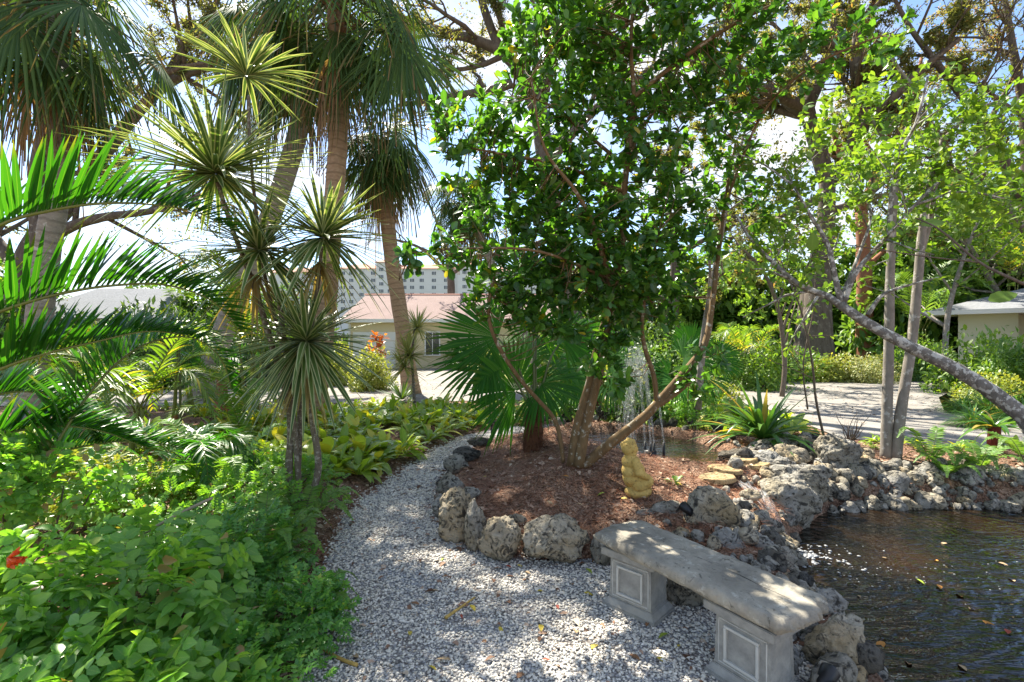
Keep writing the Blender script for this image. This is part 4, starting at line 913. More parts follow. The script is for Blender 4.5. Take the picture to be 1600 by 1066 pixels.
mb = MB(); mb.box((wx-.42,-.04,1.45),(.07,.09,1.3)); mb.box((wx+.42,-.04,1.45),(.07,.09,1.3)); mb.box((wx,-.04,2.13),(.91,.09,.07)); mb.box((wx,-.05,.77),(1.0,.11,.07)); mb.box((wx,-.035,1.45),(.04,.07,1.3)); wf = mb.build('window', M['white'], house, smooth=False)
mb = MB(); mb.box((wx,-.012,1.45),(.78,.02,1.3)); mb.build('pane', M['glass'], wf, smooth=False)

h2 = P(1497, 0, 22); h2[2] = 0; hr = thing('house', 'low cream house with a pale grey roof half hidden by shrubs on the far right', 'house', h2); hr.rotation_euler = (0, 0, R(-46))
e2 = P(0,487,22)[2]
mb = MB(); mb.box((.95,2.5,e2/2),(1.9,5,e2)); mb.box((6,3.4,e2/2),(8.2,3.2,e2)); mb.build('wall', M['wall_c'], hr, smooth=False)
mb = MB(); V = [(-1.1,-.9,e2),(11,-.9,e2),(11,6.5,e2),(-1.1,6.5,e2),(2.6,2.8,e2+1.25),(8,2.8,e2+1.25)]
mb.add(V, [[0,1,5,4],[2,3,4,5]], [[1,2,5],[3,0,4]]); mb.build('roof', M['roof_grey'], hr, smooth=False)
mb = MB(); mb.box((4.95,-.93,e2-.07),(12.2,.05,.2)); mb.box((-1.13,2.8,e2-.07),(.05,7.5,.2)); mb.box((4.95,2.8,e2-.12),(12.0,7.3,.03)); mb.build('fascia', M['white'], hr, smooth=False)
mb = MB(); tube(mb, [(2.6,-.55,0),(2.6,-.55,e2-.15)], .15, 14); mb.build('porch_post', plain('brown_post', (.24,.17,.13), .8, .2), hr)
mb = MB(); mb.box((3.4,1.78,1.0),(1.0,.06,2.0)); mb.build('door', M['glass'], hr, smooth=False)

h3 = P(150, 0, 30); h3[2] = 0; hl = thing('house', 'white house with a grey roof glimpsed behind the arching fronds on the left', 'house', h3)
mb = MB(); mb.box((0,3,1.5),(9,6,3.0)); mb.build('wall', M['wall_w'], hl, smooth=False)
mb = MB(); mb.add([(-5,-.6,3.0),(5,-.6,3.0),(5,6.6,3.0),(-5,6.6,3.0),(-2.5,3,5.2),(2.5,3,5.2)], [[0,1,5,4],[2,3,4,5],[3,2,1,0]], [[1,2,5],[3,0,4]]); mb.build('roof', M['roof_grey'], hl, smooth=False)
mb = MB(); mb.box((-1.5,-.02,1.6),(1.4,.05,1.2)); mb.build('window', M['glass'], hl, smooth=False)

# far apartment block with wings
DC = 200.0; cb = P(660, 0, DC); cb[2] = 0; condo = thing('apartment_building', 'long white multi-storey apartment block with red tile roofs far behind the house', 'building', cb)
def cx(px, D=DC): return (px-800)*D/F-cb[0]
top = P(0,420,DC)[2]
mb = MB(); wings = [(400,528,3,top-1.2),(527,592,0,top),(592,622,-4,top+2.0),(622,716,0,top),(716,740,-3,top+1.0),(740,905,2,top-1.0)]
for a0, a1, yo, zt in wings: mb.box(((cx(a0)+cx(a1))/2, 9+yo, zt/2),(cx(a1)-cx(a0)-.02, 18, zt))
mb.build('wall', M['wall_w'], condo, smooth=False)
mb = MB()
for a0, a1, yo, zt in wings:
    l, r_ = cx(a0)-.7, cx(a1)+.7; hh = 3.4; mid = min(6, (r_-l)/2-.3)
    mb.add([(l,yo-.8,zt),(r_,yo-.8,zt),(r_,yo+18.8,zt),(l,yo+18.8,zt),(l+mid,yo+9,zt+hh),(r_-mid,yo+9,zt+hh)], [[0,1,5,4],[2,3,4,5],[3,2,1,0]], [[1,2,5],[3,0,4]])
mb.build('roof', M['tile_red'], condo, smooth=False)
mb = MB()
for a0, a1, yo, zt in wings:
    for s_ in range(1, 8): mb.box(((cx(a0)+cx(a1))/2, yo-.06, zt-s_*2.95+2.6),(cx(a1)-cx(a0)+.1,.12,.16))
mb.build('string_course', M['white'], condo, smooth=False)
wm = MB(); wm.box((0,-.05,0),(1.9,.14,1.55)); wmesh = wm.mesh('window', M['white'], smooth=False)
pm = MB()
for q in (-.6, 0, .6): pm.box((q,-.10,0),(.46,.08,1.35))
pmesh = pm.mesh('pane', M['glass'], smooth=False)
for (px_c, yo, zt) in [(536,0,top),(549,0,top),(565,0,top),(583,0,top),(600,-4,top+1),(613,-4,top+1),(632,0,top),(644,0,top),(659,0,top),(678,0,top),(697,0,top),(727,-3,top),(752,2,top-1),(770,2,top-1),(480,3,top-1),(505,3,top-1)]:
    for s_ in range(6):
        o = bpy.data.objects.new('window', wmesh); C.objects.link(o); o.parent = condo; o.location = (cx(px_c), yo-.02, zt-1.9-s_*2.95)
        q = bpy.data.objects.new('pane', pmesh); C.objects.link(q); q.parent = o
# ================================================================== fan palms
def hang_frond(mb, mp, c, az, el, pet, Rr, droop, m=0, nseg=34, span=240):
    """one frond of a tall palm: petiole leaving the crown at azimuth az, elevation el (degrees), then a drooping blade"""
    a = R(az); e = R(el); d = np.array((math.cos(a)*math.cos(e), math.sin(a)*math.cos(e), math.sin(e)))
    t = np.linspace(0, 1, 8)[:,None]; pts = np.array(c)+d*pet*t-np.array((0,0,1.))*pet*.35*t**2.2*(1 if el > -20 else .3)
    tube(mp, pts, (.030,.014), 5, cap=False)
    ax = nrm(pts[-1]-pts[-2]); ax = nrm(ax+np.array((0,0,-.22-.006*max(0, 30-el))))
    out_ = np.array((math.cos(a), math.sin(a), .25)); side = np.cross(ax, out_); n = nrm(np.cross(side, ax)); n = n if n[2] > -.2 else -n
    fan(mb, pts[-1], ax, n, Rr*U(.9,1.1), nseg, span, .42, droop, -.28, m, .14)
def tall_palm(label, trunk, rad, crown, nf, pet, Rr, bark, els=(-70, 60), dead=4, boots=True, extra=(), fans=(), group='tall fan palms', droop=(.3,.65)):
    tp = PL(trunk); base = tp[0].copy(); base[2] = gz(base[0], base[1]); tp[0] = base-np.array((0,0,.1)); c = PL([crown])[0]; tp = np.vstack([tp, c])
    th = thing('fan_palm', label, 'palm', base, group)
    mb = MB(); cc = catmull(tp, 50)
    rr = np.interp(np.linspace(0,1,50), (0,.04,.12,.8,1), (rad*1.45,rad*1.2,rad,rad*.92,rad*1.05)); tube(mb, cc, rr, 18, rough=.012); mb.build('trunk', bark, th, base)
    if boots:
        mb = MB(); n = 46; a = U(0,6.28,n); h = U(0,1.15,n); T = nrm(cc[-1]-cc[-6]); p = c-T*h[:,None]+np.stack([np.cos(a),np.sin(a),a*0],1)*rad*.9
        straps(mb, p, np.stack([np.cos(a)*.6,np.sin(a)*.6,U(.4,1.3,n)],1), np.stack([np.cos(a),np.sin(a),a*0+.2],1), U(.3,.6,n), U(.06,.11,n), U(-.1,.5,n), 5, lambda t: 1-.55*t, .5); mb.build('boots', M['boots'], th, base)
    mb, mp = MB(), MB()
    for k in range(nf):
        u = (k+.5)/nf; el = els[1]+(els[0]-els[1])*u**.8; hang_frond(mb, mp, c+rdir(1)[0]*.1, k*137.5+U(-15,15), el+U(-8,8), pet*U(.8,1.15), Rr, U(*droop))
    for (az, el, pt, r2, dr) in extra: hang_frond(mb, mp, c, az, el, pt, r2, dr)
    for (hb_, tp_, r2, sp) in fans:
        hb_ = P(*hb_); tp_ = P(*tp_); tube(mp, catmull([c, (c+hb_)/2+(0,0,.25), hb_], 10), (.03,.014), 5); fan(mb, hb_, tp_-hb_, (.05,-1,.1), r2, 40, sp, .5, .25, -.15, 0, .1, .012)
    mb.build('crown', M['lf_fan'], th, base); mp.build('petioles', M['petiole'], th, base) if 0 else mp.build('petiole_ring', M['petiole'], th, base)
    if dead:
        md, mq = MB(), MB()
        for k in range(dead): hang_frond(md, mq, c-np.array((0,0,.35)), U(0,360), -72+U(-8,8), pet*.8, Rr*.8, 1.0, 0, 20, 120)
        md.build('dead_fronds', M['lf_fandead'], th, base); md = None
    return th
tall_palm('tall fan palm with a thick tan ringed trunk and brown boots under its crown', [(488,655,9.8),(500,575),(510,480),(520,340),(529,200),(527,40)], .20, (524,-12,9.8), 18, 1.35, 1.1, M['bark_palm'], (-30,70), 2,
          extra=[(-25,-38,1.6,1.15,.7),(8,-55,1.3,1.05,.8),(-70,-60,1.2,.95,.9),(-15,-12,1.6,1.1,.7),(170,-35,1.3,1.1,.8),(195,-60,1.2,1.05,.8),(150,-15,1.4,1.1,.8)], fans=[((628,66,9.0),(638,190,9.0),1.62,165),((545,50,9.4),(547,200,9.4),1.7,80)])
tall_palm('slanting fan palm with a slim tan trunk in front of the red roofed house', [(643,614,14.6),(633,540),(624,480),(613,410),(604,330),(600,270)], .235, (597,222,14.6), 22, 1.0, 1.12, M['bark_palm'], (-70,65), 5)
tall_palm('fan palm with a thin leaning trunk showing left of the glossy tree crown', [(850,600,17.5),(815,510),(783,446),(760,392),(745,352)], .16, (727,300,17.5), 22, .9, 1.0, M['bark_palmgrey'], (-75,65), 4)
tall_palm('big fan palm at the upper left with a pale trunk behind the arching fronds', [(48,660,9.2),(58,540),(70,420),(84,330),(98,210)], .21, (70,-10,9.2), 13, 1.35, 1.1, M['bark_palmgrey'], (-45,65), 5,
          extra=[(-30,-20,1.8,1.2,.6),(20,-10,1.9,1.2,.6),(-60,-40,1.6,1.2,.7),(-10,-48,1.7,1.15,.7),(30,-60,1.5,1.1,.7),(-100,-50,1.4,1.1,.7),(-40,-65,1.6,1.1,.8),(180,-50,1.4,1.1,.7)])
tall_palm('tall palm with a grey trunk leaning far to the right behind the sword-leaved cane plant', [(308,612,13),(345,530),(378,445),(420,345),(452,255),(470,170)], .27, (462,40,13), 22, 1.4, 1.25, M['bark_palmgrey'], (-60,60), 3,
          extra=[(180,-30,1.6,1.35,.8),(205,-60,1.4,1.3,.8),(160,-65,1.5,1.3,.8),(230,-40,1.9,1.3,.8)])
tall_palm('small far fan palm whose crown peeps over the driveway behind the young fan palm', [(960,585,24),(958,520),(955,480)], .17, (955,440,24), 20, .8, 1.0, M['bark_palmgrey'], (-60,70), 0, False)

# ================================================================== young fan palms beside the pool
def young_palm(label, base, trunk_h, tr, leaves, fz=True):
    th = thing('young_fan_palm', label, 'palm', base, 'young fan palms by the pool'); base = np.array(base)
    mb = MB(); top = base+np.array((.02,0,trunk_h)); tube(mb, catmull([base-(0,0,.08), base+(0,0,trunk_h*.5), top], 12), (tr*1.15,tr,tr*.75), 14, rough=.06)
    n = 260; a = U(0,6.28,n); h = U(0,trunk_h,n); p = base+np.stack([np.cos(a)*tr, np.sin(a)*tr, h],1)
    straps(mb, p, np.stack([np.cos(a),np.sin(a),U(-.5,1.5,n)],1), np.stack([np.cos(a)*.2,np.sin(a)*.2,np.ones(n)],1), U(.08,.2,n), U(.006,.022,n), U(.1,.7,n), 4, lambda t: 1-.8*t, .3); mb.build('trunk', M['fibre'], th, base)
    for (hub, tip, up, r, span, dr) in leaves:
        hub = np.array(hub); ax = np.array(tip)-hub
        mp = MB(); mid = (top+hub)/2+np.array((0,0,.12*np.linalg.norm(hub-top))); c = catmull([top+(U(-.03,.03),U(-.03,.03),-.05), mid, hub], 14); tube(mp, c, (.016,.010), 6)
        mb = MB(); fan(mb, hub, ax, np.array(up, float), r*.96, 40, span, .64, dr, .12, 0, .08, .006); b = mb.build('blade', M['lf_fanyoung'], th, base); mp.build('petiole', M['petiole'], th, base)
b1 = onground(833, 702)
young_palm('young fan palm with a shaggy red-brown base on the mulch behind the tree', b1, .48, .11, [
    (P(778,528,6.0), P(660,505,5.9), (.15,-.75,.6), .88, 190, .10), (P(765,560,5.8), P(690,575,5.5), (.2,-.6,.75), .8, 170, .25),
    (P(806,612,5.8), P(770,575,5.6), (.1,-.85,.45), .82, 230, .15), (P(838,512,6.4), P(850,475,6.3), (.0,-.9,.25), .55, 240, .3),
    (P(830,440,6.7), P(833,395,6.9), (-.1,-.9,.2), .62, 230, .02), (P(880,530,6.5), P(930,505,6.6), (-.1,-.8,.5), .75, 220, .2),
    (P(845,600,5.9), P(905,605,5.6), (-.1,-.6,.75), .75, 200, .3), (P(820,560,6.9), P(800,520,7.3), (0,-.8,.5), .7, 230, .1), (P(870,575,7.0), P(930,560,7.5), (0,-.6,.8), .7, 220, .2)])
b2 = onground(1085, 655)
young_palm('young fan palm spreading dark fans on the far right side of the fountain', b2, .4, .10, [
    (P(1068,560,7.6), P(1130,545,7.4), (-.2,-.7,.6), 0.61, 210, .15), (P(1045,585,7.6), P(1000,560,7.4), (.2,-.7,.6), 0.48, 200, .2),
    (P(1100,590,7.4), P(1165,590,7.0), (-.2,-.5,.8), 0.51, 200, .3), (P(1080,540,8.0), P(1085,490,8.2), (0,-.9,.3), 0.51, 230, .05), (P(1060,600,7.3), P(1030,630,6.9), (.1,-.5,.8), 0.41, 200, .3), (P(1120,560,8.2), P(1190,530,8.4), (0,-.8,.5), 0.54, 220, .1)])
b3 = onground(930, 658)
young_palm('young fan palm with a dark hairy trunk standing behind the water jets', b3, .75, .13, [
    (P(905,560,8.2), P(860,545,8.0), (.2,-.7,.6), .75, 210, .15), (P(950,560,8.3), P(1000,540,8.2), (-.2,-.7,.6), .75, 210, .2), (P(930,545,8.6), P(930,490,8.8), (0,-.9,.3), .8, 230, .05),
    (P(900,590,7.9), P(860,620,7.5), (.1,-.6,.7), .7, 200, .3), (P(955,590,7.9), P(1000,610,7.6), (-.1,-.6,.7), .65, 200, .3)])

# ================================================================== feather palms
def feather_palm(name, label, base, fronds, mat, Lm, W, n=46, group=None, stems=(), droop=.22, vee=24, rr=(.013,.003), fwd=50):
    th = thing(name, label, 'palm', base, group); base = np.array(base)
    for st in stems: mb = MB(); tube(mb, catmull(np.array(st[0]), 14), st[1], 10); mb.build('stem', st[2], th, base)
    for fr in fronds:
        pts = fr[0]; l = fr[1] if len(fr) > 1 else Lm; sides = fr[2] if len(fr) > 2 else (-1, 1)
        mb, mr = MB(), MB(); pinnate(mb, mr, pts, n, l, W, fwd, vee, droop, rr, sides=sides); f = mr.build('frond', M['rachis'], th, base); mb.build('leaflets', M[mat] if len(fr) < 4 else M[fr[3]], f, (0,0,0) if 0 else base); 
    return th
ab = np.array((-3.3, 2.7, gz(-3.3, 2.7)))
FR = [[(-340,560,2.75),(-120,420,2.6),(0,352,2.6),(80,329,2.65),(160,318,2.75),(240,320,2.95),(310,333,3.2),(362,362,3.4)],
      [(-340,620,2.7),(-120,535,2.6),(0,487,2.6),(90,460,2.7),(180,446,2.85),(262,446,3.05),(330,470,3.3),(372,515,3.5)],
      [(-300,700,2.6),(-110,630,2.45),(0,577,2.5),(70,553,2.6),(150,534,2.75),(230,518,2.95),(300,525,3.2)],
      [(-200,900,2.9),(20,790,2.9),(80,705,3.0),(130,628,3.15),(180,570,3.3),(235,535,3.5),(300,528,3.7),(345,560,3.9),(362,610,4.0)],
      [(-250,780,2.8),(-60,700,2.8),(60,668,3.0),(150,672,3.2),(230,700,3.4)],
      [(-260,760,3.3),(-60,640,3.4),(40,612,3.6),(110,640,3.8),(150,690,3.9)],
      [(-260,820,3.2),(0,740,3.5),(120,700,3.8),(220,690,4.1),(320,708,4.3)]]
for f in FR: pass
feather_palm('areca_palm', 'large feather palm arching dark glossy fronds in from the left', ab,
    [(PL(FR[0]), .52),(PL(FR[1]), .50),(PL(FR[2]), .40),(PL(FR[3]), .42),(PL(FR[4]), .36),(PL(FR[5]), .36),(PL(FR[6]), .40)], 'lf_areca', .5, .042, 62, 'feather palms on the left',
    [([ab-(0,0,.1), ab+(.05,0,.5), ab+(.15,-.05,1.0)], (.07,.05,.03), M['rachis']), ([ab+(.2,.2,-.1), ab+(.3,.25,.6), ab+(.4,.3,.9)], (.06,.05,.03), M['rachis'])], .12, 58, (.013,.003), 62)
def arc_frond(c, az, L, rise, drop, sag=1.0):
    a = R(az); d = np.array((math.cos(a), math.sin(a), 0)); t = np.linspace(0,1,7)[:,None]
    return np.array(c)+d*L*t*(1-.12*t)+np.array((0,0,1))*(rise*np.sin(t*1.7)-drop*t**2.3*sag)
def clump(name, label, base, n, L, rise, drop, mat, Lm, W, group, nl=34, stemh=.6, stemmat='rachis', azr=(0,360), nst=4):
    base = np.array(base); fr = []; st = []
    for k in range(nst):
        o_ = np.array((U(-.15,.15), U(-.15,.15), 0)); st.append(([base+o_-(0,0,.1), base+o_*1.4+(0,0,stemh*.5), base+o_*1.9+(0,0,stemh)], (.035,.03,.02), M[stemmat]))
    for k in range(n):
        o_ = st[k % nst][0][-1]; fr.append((arc_frond(o_, azr[0]+(azr[1]-azr[0])*((k*.618) % 1)+U(-10,10), L*U(.75,1.1), rise*U(.6,1.25), drop*U(.7,1.2)), Lm))
    return feather_palm(name, label, base, fr, mat, Lm, W, nl, group, st, .3, 18, (.010,.002), 52)
G1 = 'feather palms on the left'
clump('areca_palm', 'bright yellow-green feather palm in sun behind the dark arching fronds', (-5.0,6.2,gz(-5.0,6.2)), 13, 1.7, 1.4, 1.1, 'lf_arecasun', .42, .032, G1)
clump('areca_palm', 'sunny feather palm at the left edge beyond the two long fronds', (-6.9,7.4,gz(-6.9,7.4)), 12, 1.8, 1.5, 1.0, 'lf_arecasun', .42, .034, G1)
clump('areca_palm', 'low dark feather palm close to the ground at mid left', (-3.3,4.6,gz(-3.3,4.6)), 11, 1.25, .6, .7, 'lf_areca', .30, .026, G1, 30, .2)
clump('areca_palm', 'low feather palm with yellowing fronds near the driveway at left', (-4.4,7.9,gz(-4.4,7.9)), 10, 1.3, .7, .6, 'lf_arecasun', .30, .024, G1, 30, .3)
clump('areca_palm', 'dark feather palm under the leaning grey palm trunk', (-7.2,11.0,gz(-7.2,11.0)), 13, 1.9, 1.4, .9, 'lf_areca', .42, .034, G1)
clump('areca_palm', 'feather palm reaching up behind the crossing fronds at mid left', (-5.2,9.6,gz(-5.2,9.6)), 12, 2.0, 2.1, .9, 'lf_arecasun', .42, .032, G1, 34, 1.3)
pb = onground(272, 690)
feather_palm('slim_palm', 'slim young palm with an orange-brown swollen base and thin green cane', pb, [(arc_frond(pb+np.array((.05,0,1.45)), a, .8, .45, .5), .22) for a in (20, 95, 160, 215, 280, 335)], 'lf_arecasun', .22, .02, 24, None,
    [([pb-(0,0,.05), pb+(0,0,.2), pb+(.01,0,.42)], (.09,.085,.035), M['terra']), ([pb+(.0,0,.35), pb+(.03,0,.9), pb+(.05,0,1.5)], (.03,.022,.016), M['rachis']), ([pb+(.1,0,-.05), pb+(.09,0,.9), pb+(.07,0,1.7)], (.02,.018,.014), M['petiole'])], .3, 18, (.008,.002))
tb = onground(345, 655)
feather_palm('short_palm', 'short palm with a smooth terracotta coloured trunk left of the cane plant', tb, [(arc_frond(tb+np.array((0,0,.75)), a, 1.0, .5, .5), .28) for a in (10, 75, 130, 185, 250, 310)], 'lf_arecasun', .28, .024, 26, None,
    [([tb-(0,0,.05), tb+(.01,0,.4), tb+(.03,0,.8)], (.125,.12,.09), M['terra'])], .3, 15, (.009,.002))

# ================================================================== variegated cane plant
cb_ = onground(466, 803)
cane = thing('dragon_tree', 'tall multi-stemmed cane plant with spiky cream striped leaf heads by the path', 'dragon tree', cb_)
D0 = cb_[1]
stems = [[(448,806,D0),(452,720),(452,640),(425,540),(396,445),(362,355),(340,285)], [(470,806,D0),(462,690),(447,560),(436,470),(420,425),(408,400)],
         [(474,808,D0-.05),(497,735),(488,655),(482,600),(478,545)], [(462,806,D0+.1),(468,700),(470,600),(492,480),(503,385)], [(452,640,D0),(440,540,D0+.15),(412,420),(392,250),(388,150)]]
rad = [(.036,.03,.026,.022,.018), (.028,.022,.018), (.034,.03,.026,.02), (.024,.02,.016), (.018,.016,.014)]
mb = MB()
for s_, r_ in zip(stems, rad):
    for q in (None,): mb = MB(); tube(mb, catmull(PL(s_), 40), r_, 10, rough=.03); mb.build('stem', M['bark_drac'], cane, cb_)
for (px_c, py_c, D, n, L, el, ax) in [(337,272,D0,150,(.78,1.1),(-28,88),(0,-.15,1)),(405,392,D0-.05,100,(.5,.72),(-35,85),(.1,-.2,1)),(505,372,D0+.1,115,(.58,.80),(-35,85),(.2,-.1,1)),(478,535,D0-.05,170,(.55,.80),(-60,85),(.0,-.2,1)),(385,120,D0+.3,60,(.55,.8),(-5,85),(.15,0,1))]:
    mb = MB(); c = P(px_c, py_c, D); rosette(mb, c, int(n*1.15), L, (.036,.054), el, (.05,.38), 8, sword, .3, 0, ax); mb.build('leaf_head', M['lf_drac'], cane, cb_)
mb = MB()
for (px_c, py_c, D) in [(478,552,D0-.05),(500,390,D0+.1),(400,410,D0)]: rosette(mb, P(px_c, py_c+18, D), 34, (.35,.6), (.020,.03), (-75,-25), (.1,.5), 6, sword, .3)
mb.build('withered_leaves', M['lf_dracold'], cane, cb_)
# little pale relatives by the driveway
yb = onground(644, 640); yk = thing('dragon_tree', 'slim pale spiky cane plant in front of the slanting palm trunk', 'dragon tree', yb); D1 = yb[1]
mb = MB(); tube(mb, catmull(PL([(648,640,D1),(646,600),(644,560),(648,510)]), 14), (.04,.03,.025), 8); mb.build('stem', M['bark_drac'], yk, yb)
for (a_, b_, n) in [(640,555,110),(652,512,90),(632,575,60)]: mb = MB(); rosette(mb, P(a_, b_, D1), n, (.45,.72), (.035,.05), (-40,88), (.02,.2), 5, sword, .3); mb.build('leaf_head', M['lf_pale'], yk, yb)
yb = onground(628, 628); ys = thing('yucca', 'dark spiky stemless clump at the foot of the slanting palm', 'yucca', yb); mb = MB(); rosette(mb, yb+(0,0,.05), 70, (.5,.95), (.035,.05), (5,85), (0,.2), 5, sword, .3); mb.build('leaves', M['lf_dark'], ys, yb)

# ================================================================== the glossy tree on the island
tb_ = onground(900, 728); TD = tb_[1]
tree = thing('glossy_tree', 'dense dark green glossy-leaved tree with slanting trunks on the mulch island', 'tree', tb_)
trunks = [([(893,730,TD),(905,660,TD),(922,600,TD),(936,540,TD),(955,470,TD),(972,380,TD),(975,300,TD),(983,232,TD),(990,150,TD),(986,70,TD),(992,-60,TD)], (.056,.05,.045,.038,.03,.022,.012)),
    ([(904,730,TD-.06),(916,665,TD-.05),(933,595,TD-.05),(948,520,TD-.1),(950,440,TD-.25),(930,360,TD-.45),(900,300,TD-.6),(850,230,TD-.7),(830,120,TD-.8)], (.052,.042,.028,.016,.007)),
    ([(907,732,TD-.02),(955,692,TD-.05),(1008,650,TD-.1),(1034,622,TD-.1),(1062,590,TD-.1),(1100,540,TD),(1112,480,TD+.1),(1122,400,TD+.2),(1132,320,TD+.3),(1150,220,TD+.3)], (.054,.044,.038,.03,.022,.012)),
    ([(1026,628,TD-.1),(1022,590,TD-.15),(1008,545,TD-.2),(1003,505,TD-.2),(1012,440,TD-.2),(1030,360,TD-.3)], (.024,.02,.012)),
    ([(1030,632,TD-.1),(1060,612,TD-.15),(1085,592,TD-.2)], (.03,.022,.012)),
    ([(880,722,TD+.02),(876,690,TD),(866,655,TD),(838,622,TD-.1),(812,592,TD-.2),(785,552,TD-.3),(768,515,TD-.35),(763,480,TD-.4),(770,440,TD-.4)], (.022,.02,.018,.014)),
    ([(987,155,TD),(1040,112,TD-.1),(1108,62,TD-.2),(1180,20,TD-.2),(1260,-10,TD-.2)], (.024,.02,.012)),
    ([(978,260,TD),(1000,205,TD+.1),(1045,140,TD+.2),(1075,60,TD+.3)], (.018,.014,.008)), ([(965,250,TD),(905,200,TD+.1),(850,160,TD+.2),(800,150,TD+.2)], (.02,.014,.008)),
    ([(950,480,TD),(900,430,TD+.2),(850,410,TD+.3),(800,420,TD+.3)], (.018,.012,.008)), ([(960,440,TD-.2),(850,395,TD-.7),(740,388,TD-.9),(640,395,TD-1.0)], (.014,.010,.005)),
    ([(1132,320,TD+.3),(1190,180,TD),(1260,110,TD-.3),(1340,70,TD-.4),(1392,52,TD-.4)], (.016,.012,.005)), ([(975,300,TD),(880,260,TD-.3),(780,240,TD-.5),(700,225,TD-.6)], (.018,.012,.006))]
for k, (p_, r_) in enumerate(trunks[:6]): mb = MB(); tube(mb, catmull(PL(p_), 40), r_, 12, rough=.03); mb.build('trunk', M['bark_tree'], tree, tb_)
for p_, r_ in trunks[6:]: mb = MB(); tube(mb, catmull(PL(p_), 24), r_, 8); mb.build('limb', M['bark_tree'], tree, tb_)
mb = MB()
blobs = [(880,110,110,0),(990,60,140,.2),(1085,80,105,0),(745,215,75,-.5),(830,235,100,-.3),(950,230,120,.1),(1060,235,105,.2),(1150,255,70,.3),(790,312,72,-.3),(880,340,95,-.2),(985,350,105,0),(1075,345,70,.2),(905,415,78,-.4),(985,430,62,-.3),(820,440,58,-.2),(810,480,48,-.2),(885,480,62,-.3),(1025,480,45,-.2),(965,505,40,-.2),(1175,110,70,-.1),(1130,170,60,.1),(930,560,28,-.3),(760,470,30,-.4),(940,10,130,.3),(840,40,80,0),(1120,10,90,-.1),(1200,60,55,-.2),(1255,50,46,-.3),(1320,62,46,-.4),(1375,60,36,-.4),(1250,110,40,-.3),(640,398,22,-1.0),(700,392,30,-.95),(745,412,26,-.8),(1100,560,34,-.1),(1080,600,24,-.2),(960,590,26,-.4),(1060,430,40,.1),(1195,330,34,.2),(720,255,36,-.6),(700,190,30,-.6)]
cen, axs = [], []; trunkpts = np.concatenate([catmull(PL(p_), 30) for p_, r_ in trunks])
for (a_, b_, r_, dz) in blobs:
    c = P(a_, b_, TD+dz); rr = r_*TD/F; n = max(6, int((330 if b_ > 280 else 225)*(.75 if a_ > 1030 else 1)*rr**2.05))
    v = rdir(n)*(U(.15,1,n)**.45)[:,None]*rr*np.array((1,.95,1)); cen.append(c+v)
    o_ = nrm(v/rr+np.array((0,-.15,.55))+rng.normal(size=(n,3))*.35); axs.append(o_)
cen = np.concatenate(cen); axs = np.concatenate(axs)
for q in range(0, len(cen), 2):                       # twigs from the limbs to the leaf whorls
    d = np.linalg.norm(trunkpts-cen[q], axis=1); o_ = trunkpts[np.argmin(d)]
    if d.min() > .9 and rng.random() < .6: continue
    mid = (o_+cen[q])/2+rng.normal(size=3)*.05-np.array((0,0,.04)); tube(mb, catmull([o_, mid, cen[q]], 5), (.006,.0025), 3, m=1, cap=False)
lt3 = leaf_t(.52, (0,.25,.6,.88,1), (.10,.62,1,.72,.08), .22, .12)
whorls(mb, lt3, cen, axs, 9, .096, (25, 85), .05); mb.build('crown', [M['lf_tree'], M['bark_tree']], tree, tb_)

# ================================================================== slender trees on the right
def limb_tree(name, label, base, limbs, bark, leafm, lsize, tmpl, levels, dens, k=6, group=None, cat='tree', ratio=.55, ang=(30,70), up=.08, wig=.22, rmin=.006, spread=(30,90), jit=.05, keep=1.0, tips_extra=()):
    th = thing(name, label, cat, base, group); mb = MB(); tips = []
    for (p_, r_, lv) in limbs:
        pts = catmull(p_, max(8, len(p_)*5)); rr = np.interp(np.linspace(0,1,len(pts)), np.linspace(0,1,len(r_)), r_)
        if lv < 0: tube(mb, pts, rr, 14, rough=.03)
        else: bough(mb, tips, pts, tuple(rr), lv, dens, ratio, ang, up, wig, rmin, 12 if rr[0] > .1 else 8)
    mb.build('trunk', bark, th, base)
    tips = [t for t in tips if rng.random() < keep]; c = np.array([t[0] for t in tips]); a = np.array([t[1] for t in tips])
    if len(tips_extra): c = np.vstack([c, tips_extra]) if len(c) else np.array(tips_extra); a = np.vstack([a, rdir(len(tips_extra))]) if len(a) else rdir(len(tips_extra))
    mb = MB(); whorls(mb, tmpl, c, nrm(a+np.array((0,0,.25))), k, lsize, spread, jit, var=.4); mb.build('crown', leafm, th, base); return th
def cloud(blobs, per):
    out_ = []
    for (a_, b_, D, r_) in blobs: n = max(3, int(per*(r_/50)**2)); out_.append(P(a_, b_, D)+rdir(n)*(U(.05,1,n)**.5)[:,None]*r_*D/F)
    return np.concatenate(out_)
LT = leaf_t(.55, (0,.4,.75,1), (.1,1,.75,.05), .2, .2); DT = diamond_t(.5)
ub = onground(1390, 716); UD = ub[1]
